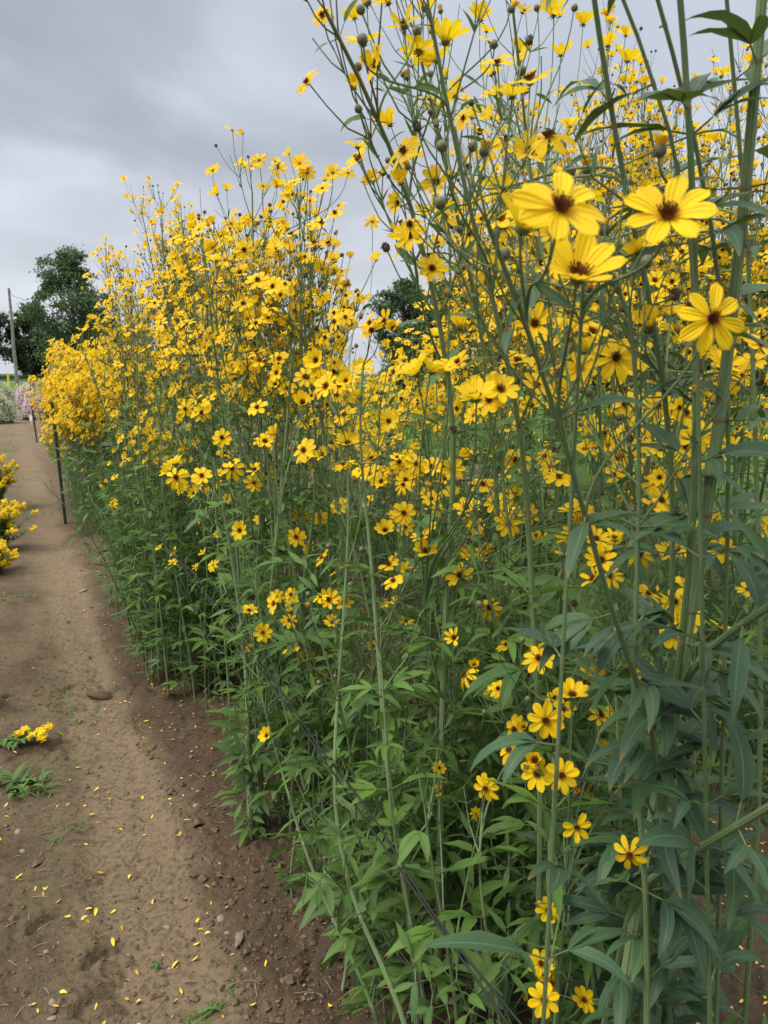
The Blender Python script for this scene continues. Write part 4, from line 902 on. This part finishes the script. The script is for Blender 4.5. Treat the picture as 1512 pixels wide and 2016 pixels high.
for px, py, h, lb in [(40, 800, 1.0, 'leftmost of the thin dark stakes rising from the pink mounds'), (63, 806, 1.95, 'tallest of the thin dark stakes rising from the pink mounds'), (72, 815, 1.1, 'rightmost of the thin dark stakes rising from the pink mounds')]:
    post_px('thin_stake', lb, 'stake', px, py, h, (0, 0), .011, M['black'], group='thin stakes among the pink mounds', tee=False)
post_px('marker_post', 'slim yellow marker post on the far lawn', 'marker post', 17.5, 767, 1.35, (.02, 0), .075, M['yellow_paint'], tee=False)
post_px('bamboo_cane', 'left one of the two tan bamboo canes beside the pink mounds', 'cane', 75, 845, .62, (-.02, 0), .012, M['tan_wood'], group='bamboo canes', tee=False)
post_px('bamboo_cane', 'right one of the two tan bamboo canes beside the pink mounds', 'cane', 79, 846, .58, (-.02, 0), .012, M['tan_wood'], group='bamboo canes', tee=False)
def label_stake(px, py, m, lb):
    g0 = ground_at(px, py); r = thing('plant_label', g0, lb, 'plant label', 'plant labels in the soil')
    b = Buf(); s_ = .035; tubes(b, np.array([g0 - [0, 0, .05], g0 + [0, 0, .12]]), np.full(2, .006), 5); b.obj('stake', M['white_paint'], r)
    k = Buf(); V = [g0 + np.array([x, y, z]) for y in (-.008, -.012) for x, z in ((-s_, .10), (s_, .10), (s_, .24), (-s_, .24))]
    k.add(V, [[0, 1, 2, 3], [4, 7, 6, 5], [0, 4, 5, 1], [1, 5, 6, 2], [2, 6, 7, 3], [3, 7, 4, 0]]); k.obj('plate', m, r, smooth=False)
label_stake(62, 836, M['white_paint'], 'white plant label standing in the soil before the pink mounds')
label_stake(46, 826, M['yellow_paint'], 'yellow plant label standing at the foot of the pink mounds')

def cable():
    ts = .47; pts = [(-1.2, .50), (.2, .53), (.72, .555), (1.25, .61), (1.72, .648), (2.3, .68), (3.2, .70), (4.6, .70), (7.05, .74)]
    b = Buf()
    for off in (0, 1):
        P = []
        for s_, z in pts:
            p = rc(s_, ts + .006 * off); P.append([p[0], p[1], z + (.006 * off)])
        P = np.array(P); a = np.linspace(0, 1, 90); a0 = np.linspace(0, 1, len(P))
        sg = np.array([q[0] for q in pts]); x = np.linspace(sg[0], sg[-1], 120)
        Q = np.stack([np.interp(x, sg, P[:, i]) for i in range(3)], 1)
        for _ in range(8): Q[1:-1] = .25 * Q[:-2] + .5 * Q[1:-1] + .25 * Q[2:]
        Q += .004 * off * np.stack([np.sin(x * 14), 0 * x, np.cos(x * 11)], 1)
        tubes(b, Q, np.full(len(Q), .0016), 6)
    tag(b.obj('support_cable', M['wire']), 'twin black support cable strung along the path side of the row', 'cable')
cable()

# ------------------------------------------------------------------ goldenrod at the left edge
def plume(b, base, d, L, m=0):
    k = int(150 * L / .06); u = rng.random(k) ** .8; P = base + d * L * u[:, None] + rng.normal(0, 1, (k, 3)) * (L * .30 * (1 - .5 * u))[:, None]
    r = rng.uniform(.0020, .0036, k); t_ = np.array([[1, 0, 0], [-1, 0, 0], [0, 1, 0], [0, -1, 0], [0, 0, 1], [0, 0, -1]], float)
    V = (P[:, None] + t_[None] * r[:, None, None]).reshape(-1, 3)
    f = np.array([[0, 2, 4], [2, 1, 4], [1, 3, 4], [3, 0, 4], [2, 0, 5], [1, 2, 5], [3, 1, 5], [0, 3, 5]])
    b.add(V, None, (f[None] + (np.arange(k) * 6)[:, None, None]).reshape(-1, 3))
def goldenrod(label, px, py, n, hts, spread, off=.0, lie=None, dens=9):
    g0 = ground_at(px, py); c = np.array([g0[0] - off, g0[1], 0]); c[2] = gz(c[0], c[1])
    r = thing('goldenrod_plant', c, label, 'flowering plant', 'goldenrod plants across the path'); fo = Buf(); st = Buf(); tips = []
    for i in range(n):
        b0 = c + np.array([*(rng.normal(0, spread * .3, 2)), 0]); Hh = rng.uniform(*hts); ln = rng.normal(0, spread, 2) + np.array([spread * .3, -spread * .1])
        if lie is not None: ln = np.array(lie) * rng.uniform(.7, 1.1) + rng.normal(0, .03, 2); Hh = rng.uniform(.02, .05)
        u = np.linspace(0, 1, 6)[:, None]; P = b0 + np.array([ln[0], ln[1], 0]) * u ** (1.3 if lie is None else 1.) + np.array([0, 0, Hh]) * u
        tubes(st, P, np.linspace(.0028, .0014, 6), 5, .4); T = nrm(P[-1] - P[-2]); tips.append((P[-1], T))
        m = 40 if lie is None else 12; uu = rng.uniform(.12 if lie is None else .2, .95, m); o = np.stack([np.interp(uu, np.linspace(0, 1, 6), P[:, k]) for k in range(3)], 1)
        az = rng.uniform(0, 6.28, m); d = np.stack([np.cos(az), np.sin(az), rng.uniform(0, .8, m) if lie is None else rng.uniform(0, .25, m)], 1)
        leaves(fo, o, d, np.tile([0, 0, 1.], (m, 1)), rng.uniform(.03, .06, m), .014, .12, rng.uniform(.3, .9, m), 4)
        if i < 60:
            pl_ = Buf(); nb = dens
            for j in range(nb):
                az = rng.uniform(0, 6.28); dd = nrm(T + np.array([0, 0, .8]) * (lie is None) + .6 * np.array([math.cos(az), math.sin(az), .1]) * (j > 0)); q = P[-1] - T * .03 * j / nb + np.array([math.cos(az), math.sin(az), -.3]) * rng.uniform(.004, .022) * (j > 0)
                plume(pl_, q, dd, rng.uniform(.014, .027))
            pl_.obj('flower_head', M['floret'], r, smooth=False)
    st.obj('stem', M['stem'], r); fo.obj('foliage', M['leaf'], r)
goldenrod('goldenrod bush with dense yellow plumes, topmost of the stacked yellow clumps at the left edge', -10, 1000, 60, (.22, .50), .095)
goldenrod('goldenrod bush bulging farthest over the path at the left edge', -8, 1085, 60, (.12, .34), .10, off=.0)
goldenrod('lowest standing goldenrod bush at the left edge, its base nearest the camera', -14, 1130, 46, (.06, .22), .08, off=.0)
goldenrod('small goldenrod sprig entering at the left edge above the cut stem', -22, 1400, 3, (.10, .16), .05)
goldenrod('cut goldenrod stem lying flat on the soil with wilted leaves', -10, 1478, 4, (.02, .03), .02, lie=(.155, .015), dens=5)

# ------------------------------------------------------------------ pink and cream mounds far down the rows
def mound(label, px, py, rx, rz, m, group, name='aster_bush', n=2600):
    g0 = ground_at(px, py); c = np.array([g0[0], g0[1] + rx, 0.]); r = thing(name, c, label, 'flowering plant', group)
    k = n; a = rng.uniform(0, 6.28, k); z = rng.uniform(.12, 1, k); rr = np.sqrt(np.clip(1 - z ** 2.4, 0, 1)); bump = 1 + .12 * np.sin(a * 5 + z * 6) + rng.normal(0, .05, k)
    P = np.stack([rr * np.cos(a) * rx * bump, rr * np.sin(a) * rx * bump, z * rz * bump], 1) + c
    N3 = nrm(np.stack([rr * np.cos(a), rr * np.sin(a), z], 1) + rng.normal(0, .3, (k, 3))); fl = Buf(); fo = Buf(); s_ = .020 * (g0[1] / 20) ** .5
    for off in range(3):
        d = nrm(np.cross(N3, nrm(rng.normal(0, 1, (k, 3))))); leaves(fl, P - d * s_, d, N3, s_ * 2, s_ * .9, .0, .5, 2, .0)
    kk = k // 2; id_ = rng.integers(0, k, kk); leaves(fo, c + (P[id_] - c) * rng.uniform(.55, .97, (kk, 1)), nrm(rng.normal(0, 1, (kk, 3))), N3[id_], .07, .018, .1, rng.uniform(0, .7, kk), 2)
    core = Buf(); dome(core, rx * .72, rz * .74, 0, 16, 7, full=False, jit=.10, tone=.2); core.v[-1] += c
    core.obj('inner_foliage', M['leaf_fine'], r); fl.obj('blossoms', m, r); fo.obj('foliage', M['leaf_fine'], r)
for i, (px, py, rx, rz, n_, lb) in enumerate([(57, 828, .46, .68, 3600, 'nearest of the pale pink flowering mounds, beside the plant labels'), (42, 806, .55, .80, 2800, 'second pale pink flowering mound from the plant labels'),
        (52, 795, .70, .85, 2200, 'third pale pink flowering mound from the plant labels'), (36, 788, .7, .78, 1600, 'farthest pale greenish-pink mound before the lawn')]):
    mound(lb, px, py, rx, rz, M['pink'] if i < 3 else M['cream'], 'pale pink mounds down the row', n=n_)
mound('nearer pale cream mound cut by the left edge', -22, 836, .50, .80, M['cream'], 'cream mounds at the left', n=2600)
mound('farther pale cream mound cut by the left edge', -4, 800, .55, .85, M['cream'], 'cream mounds at the left', n=2200)

# ------------------------------------------------------------------ grasses and weeds
def blades(name, P, L, W, m, tone=.5, lean=.5, k=3, label=None):
    n = len(P); az = rng.uniform(0, 6.28, n); d = nrm(np.stack([np.cos(az) * lean, np.sin(az) * lean, np.ones(n)], 1) + rng.normal(0, .15, (n, 3)))
    b = Buf(); leaves(b, P, d, np.stack([-np.cos(az), -np.sin(az), np.full(n, .3)], 1), L, W, .22, np.clip(tone + rng.normal(0, .25, n), 0, 1), k, .25)
    return tag(b.obj(name, m), label, kind='stuff')
def tuft(label, px, py, n, L, W, m='grass', name='weed', spread=.02, lean=.9, broad=False):
    g0 = ground_at(px, py); c = np.array([g0[0], g0[1], gz(g0[0], g0[1])]); r = thing(name, c, label, 'weed', 'weeds on the path')
    az = rng.uniform(0, 6.28, n); P = c + np.stack([rng.normal(0, spread, n), rng.normal(0, spread, n), np.zeros(n)], 1)
    d = nrm(np.stack([np.cos(az) * lean, np.sin(az) * lean, rng.uniform(.3, 1.2, n)], 1)); b = Buf()
    leaves(b, P, d, np.stack([-np.cos(az), -np.sin(az), np.full(n, .6)], 1), L * rng.uniform(.5, 1.3, n), W, .2, rng.uniform(.2, .9, n), 5, .3); b.obj('foliage', M[m], r)
tuft('grass tuft with upright blades on the path at the lower frame edge', 388, 2000, 16, .075, .005)
tuft('leafy weed with blunt leaves beside the sprawling grass at the left edge', 28, 1560, 24, .07, .020, m='leaf', spread=.03)
tuft('sprawling grass weed between the leafy weed and the cut goldenrod', 68, 1570, 26, .07, .005, spread=.03)
tuft('small two-leaved seedling among fallen petals near the arc-shaped print', 310, 1888, 7, .016, .008, m='leaf', spread=.004)
tuft('flat grass weed lying on the damp soil below the path centre', 118, 1650, 16, .055, .003, lean=2.5, spread=.03)
tuft('pale weed sprig on the soil beneath the sharp stones', 455, 1945, 9, .03, .005, m='leaf')
tuft('small weed under the leafy stems beside the bark flake', 555, 1730, 7, .025, .004)
tuft('low green weed in the hoof-printed soil past the clods', 100, 1395, 14, .04, .006, m='leaf', spread=.03)
tuft('low green weed beside the left goldenrod', 30, 1180, 20, .05, .008, m='leaf', spread=.05)
n = 5200; s_ = rng.uniform(2.5, 30, n); t_ = rng.normal(-.02, .16, n); q = s_[:, None] * UA + t_[:, None] * NA; kp = (fbm(q[:, 0], q[:, 1], .9, 3, 55) > .12) & (t_ < .5)
q = q[kp]; blades('sparse_weeds', np.column_stack([q, gheight(q[:, 0], q[:, 1])]), rng.uniform(.015, .05, len(q)), .006, M['grass'], .3, 1.0, label='sparse green weeds dotting the path')
n = 1500; s_ = rng.uniform(10.2, 13.5, n); t_ = rng.uniform(.55, 1.1, n); q = s_[:, None] * UA + t_[:, None] * NA
blades('dry_grass', np.column_stack([q, 0 * q[:, 0]]), rng.uniform(.35, .62, n), .006, M['dry_grass'], .5, .25, 4, label='tan dry grass past the yellow mounds')
n = 26000; X = rng.uniform(2.5, 26, n); Y = rng.uniform(3, 34, n); tt_ = X * NA[0] + Y * NA[1]; kp = (tt_ > 5.9 + rng.normal(0, .5, n)) & (X / Y < 1.0) & (X / Y > -.1)
q = np.column_stack([X[kp], Y[kp], np.zeros(kp.sum())]); blades('lawn_grass', q, rng.uniform(.06, .16, len(q)) , .012, M['grass'], .6, .6, 2, label='mown green grass of the lawn beyond the rows')
n = 9000; s_ = rng.uniform(.5, 7, n); t_ = rng.uniform(2.6, 6.2, n); q = s_[:, None] * UA + t_[:, None] * NA; kp = fbm(q[:, 0], q[:, 1], .8, 3, 58) > -.15; q = q[kp]
blades('undergrowth', np.column_stack([q, 0 * q[:, 0]]), rng.uniform(.10, .32, len(q)), .014, M['leaf'], .5, .8, 3, label='tangled green weeds between the rows')
n = 5000; s_ = rng.uniform(.8, 7, n); t_ = np.concatenate([rng.uniform(.95, 1.2, n // 5), rng.uniform(1.65, 2.7, n - n // 5)]); q = s_[:, None] * UA + t_[:, None] * NA; kp = fbm(q[:, 0], q[:, 1], 1.1, 3, 59) > -.1; q = q[kp]
blades('row_weeds', np.column_stack([q, 0 * q[:, 0]]), rng.uniform(.05, .22, len(q)), .016, M['leaf'], .35, .8, 3, label='low weeds at the foot of the rows')

# ------------------------------------------------------------------ fallen petals, pebbles, clods, straw
PM = []
for i in range(6):
    b = Buf(); petal(b, 0, .05, 1., .42, [.5, -.6, .9, .2, 1.2, -.3][i], 5, 4, i / 6, r0=-.5, twist=[.3, -.5, .1, .8, -.2, 0][i]); PM.append(b.mesh('fallen_petal', [M['fallen']]))
def lay(mesh, name, x, y, s_, lift, label, cat, group, tilt=.25, sq=None):
    o = bpy.data.objects.new(name, mesh); COL.objects.link(o); o.location = (x, y, gz(x, y) + lift); o.scale = (s_, s_, s_) if sq is None else tuple(s_ * k for k in sq)
    o.rotation_euler = (rng.normal(0, tilt), rng.normal(0, tilt), rng.uniform(0, 6.28)); return tag(o, label, cat, group)
spots = [ground_at(a, b)[:2] for a, b in [(40, 1733), (364, 1770), (300, 1767), (172, 1790), (188, 1793), (166, 1806), (238, 1820), (410, 1750), (408, 1842), (447, 1803), (223, 1845), (267, 1905), (125, 1958), (65, 1987), (110, 1992), (250, 1945),
         (270, 1957), (205, 2013), (343, 1889), (397, 1831), (405, 1805), (388, 1816), (500, 1985), (385, 1882), (330, 1675), (196, 1713), (180, 1600), (215, 1570), (212, 1558), (280, 1568), (190, 1552), (158, 1413), (152, 1508), (370, 1628), (355, 1650), (352, 1655), (34, 1738), (85, 1768), (132, 1798), (615, 1783), (685, 1905)]]
for sx, sy in spots: lay(PM[rng.integers(0, 6)], 'fallen_petal', sx, sy, rng.uniform(.013, .022), .003, 'single yellow petal fallen on the brown soil', 'petal', 'yellow petals fallen on the soil')
cand = []
while len(cand) < 80:
    px, py = rng.uniform(0, 1000), rng.uniform(1180, 2010); g0 = ground_at(px, py)[:2]; t_ = g0 @ NA
    if t_ < .9 and rng.random() < .35 + .65 * np.exp(-((t_ - .3) / .25) ** 2): cand.append(g0)
for sx, sy in cand: lay(PM[rng.integers(0, 6)], 'fallen_petal', sx, sy, rng.uniform(.008, .018), .003, 'single yellow petal fallen on the brown soil', 'petal', 'yellow petals fallen on the soil')
b = Buf(); n = 3600; s_ = np.concatenate([rng.uniform(.8, 5, n - 900), rng.uniform(2.2, 9, 900)]); t_ = np.concatenate([rng.uniform(.9, 2.2, n - 900), np.where(rng.random(900) < .35, rng.normal(.47, .10, 900), rng.uniform(.6, 1., 900))])
q = s_[:, None] * UA + t_[:, None] * NA; az = rng.uniform(0, 6.28, n); z = gheight(q[:, 0], q[:, 1]) + .004
leaves(b, np.column_stack([q, z]), np.stack([np.cos(az), np.sin(az), np.full(n, .1)], 1), np.tile([0, 0, 1.], (n, 1)) + rng.normal(0, .2, (n, 3)), rng.uniform(.008, .016, n), .006, .05, rng.random(n), 2, .2)
tag(b.obj('petal_litter', M['fallen']), 'yellow petal litter strewn between the rows', kind='stuff')
def rock_mesh(name, m, jit, flat):
    b = Buf(); dome(b, 1., flat, 0, 9, 6, full=True, jit=jit); V = b.v[-1]; V *= 1 + .18 * np.sin(V @ rng.normal(0, 2.2, 3))[:, None]; return b.mesh(name, [m], smooth=True)
RK = [rock_mesh('pebble', M['stone'], .10, f) for f in (.5, .65, .45, .7)]; CK = [rock_mesh('soil_clod', M['clod'], .22, f) for f in (.7, .6, .8, .65)]
for px, py, w_ in [(328, 1818, 22), (436, 1819, 24), (251, 1856, 22), (105, 1980, 28), (104, 2010, 24), (332, 1894, 12), (484, 1918, 18), (542, 1850, 12), (447, 1845, 14), (115, 1860, 12), (92, 1880, 14), (88, 1886, 12), (598, 1950, 14), (601, 1968, 12), (548, 1983, 14),
                   (340, 1986, 14), (365, 1955, 12), (388, 1603, 22), (380, 1565, 10), (340, 1434, 10), (133, 1590, 14), (127, 1575, 8), (35, 1645, 22), (46, 1681, 16), (575, 1816, 12), (656, 1990, 10), (163, 1164, 22), (282, 1780, 6), (268, 1724, 8)]:
    g0 = ground_at(px, py); zc_ = (g0 - CAMP) @ CF
    lay(RK[rng.integers(0, 4)], 'pebble', g0[0], g0[1], w_ * .40 * zc_ / FPX, .0, 'small grey-brown pebble half set in the damp soil', 'pebble', 'pebbles on the path', sq=(1, rng.uniform(.6, .9), rng.uniform(.7, 1)))
for px, py, w_ in [(203, 1366, 56), (255, 1422, 26), (195, 1340, 24)]:
    g0 = ground_at(px, py); zc_ = (g0 - CAMP) @ CF
    lay(CK[rng.integers(0, 4)], 'soil_clod', g0[0], g0[1], w_ * .5 * zc_ / FPX, .0, 'large dark soil clod lying on the path', 'soil clod', 'soil clods on the path', sq=(1, .7, .6))
g0 = ground_at(470, 1860); b = Buf(); dome(b, .026, .003, 0, 11, 4, full=True, jit=.35); b.v[-1] *= [.40, 1.3, 1]; b.v[-1] += [g0[0], g0[1], gz(g0[0], g0[1]) + .006]
tag(b.obj('bark_flake', simple('bark_flake', (.13, .105, .085), (.22, .185, .15), .9, 60, .6)), 'grey-brown bark flake lying on the soil near the row', 'bark flake')
b = Buf(); n = 15000; px = rng.uniform(-100, 1000, n); py = 1120 + 900 * rng.random(n); G_ = np.array([ground_at(a, c_)[:2] for a, c_ in zip(px, py)]); tt_ = G_ @ NA
kp = rng.random(n) < np.where(tt_ > .33, .9, .22); G_ = G_[kp]; n = len(G_); r = rng.gamma(1.4, .0020, n) + .0010
ico = nrm(np.array([[1, 0, .1], [-.6, .8, 0], [-.5, -.8, .1], [0, .2, 1], [.6, .7, .4], [.3, -.7, .5]], float)); f = np.array([[0, 4, 3], [4, 1, 3], [1, 2, 3], [2, 5, 3], [5, 0, 3]])
az = rng.uniform(0, 6.28, n); ca, sa = np.cos(az), np.sin(az); V = np.stack([ico[None, :, 0] * ca[:, None] - ico[None, :, 1] * sa[:, None], ico[None, :, 0] * sa[:, None] + ico[None, :, 1] * ca[:, None], np.broadcast_to(ico[None, :, 2] * .8, (n, 6))], -1) * r[:, None, None]
V = V + np.column_stack([G_, gheight(G_[:, 0], G_[:, 1])])[:, None]; b.add(V, None, (f[None] + (np.arange(n) * 6)[:, None, None]).reshape(-1, 3)); tag(b.obj('soil_crumbs', M['clod'], smooth=False), 'loose crumbs of dark soil over the path shoulders', kind='stuff')
b = Buf(); n = 260
for i in range(n):
    px, py = rng.uniform(0, 1100), rng.uniform(1150, 2010); g0 = ground_at(px, py); a = rng.uniform(0, 6.28); L = rng.uniform(.01, .045); z = gz(g0[0], g0[1]) + .004; d = np.array([math.cos(a), math.sin(a), 0])
    tubes(b, np.array([[g0[0], g0[1], z], [g0[0] + d[0] * L / 2, g0[1] + d[1] * L / 2, z + .003], [g0[0] + d[0] * L, g0[1] + d[1] * L, z + .001]]), np.full(3, .0008), 3)
tag(b.obj('straw_litter', M['straw']), 'bits of dry straw scattered on the soil', kind='stuff')

# ------------------------------------------------------------------ bees
def bee(label, px, py, zc_, L, yaw):
    p = at(px, py, zc_); r = thing('honeybee', p, label, 'bee', 'honeybees feeding on the blooms'); cy_, sy_ = math.cos(yaw), math.sin(yaw)
    def T(V): V = V * L; return np.stack([V[:, 0] * cy_ - V[:, 2] * sy_, V[:, 1], V[:, 0] * sy_ + V[:, 2] * cy_], 1) + p
    body = Buf()
    a = np.linspace(0, 1, 22); rr = np.where(a < .18, .13 * np.sin(np.pi * np.clip(a / .19, 0, 1)) ** .6, np.where(a < .44, .20 * np.sin(np.pi * (a - .16) / .30) ** .6, .19 * np.sin(np.pi * np.clip((a - .42) / .58, 0, 1)) ** .7)) + .006
    b0 = Buf(); tubes(b0, np.stack([a - .5, 0 * a, .05 * np.sin(a * 5)], 1), rr, 12)
    V = T(b0.v[0]); F = np.concatenate(b0.f4); seg = F[:, 0] // 12
    gold = ((seg > 4) & (seg < 10)) | ((seg > 10) & (seg % 3 == 0)); body.add(V, F[gold], mat=1); n0 = body.n; body.f4.append(F[~gold]); body.m4.append(np.zeros((~gold).sum(), int)); body.obj('body', [M['bee_dark'], M['bee_gold']], r)
    for sg in (-1, 1):
        w1 = Buf(); leaves(w1, T(np.array([[-.12, 0, .17]]))[0], np.array([cy_ * .9, -.55 * sg, .35 + sy_]), np.array([0, -.2, 1.]), L * .62, L * .24, .0, .5, 4, .05); w1.obj('wing', M['bee_wing'], r)
        for k in range(3):
            w2 = Buf(); x = -.22 + .1 * k; tubes(w2, T(np.array([[x, 0, -.1], [x, .2 * sg, -.16], [x + .04, .28 * sg, -.36]])), np.full(3, L * .022), 4); w2.obj('leg', M['bee_dark'], r)
bee('honeybee with banded abdomen feeding on the cupped bloom left of the near canes', 940, 782, .94, .014, 1.2)
bee('smaller honeybee on the bloom in the dark-eyed cluster', 818, 910, 1.68, .012, .9)
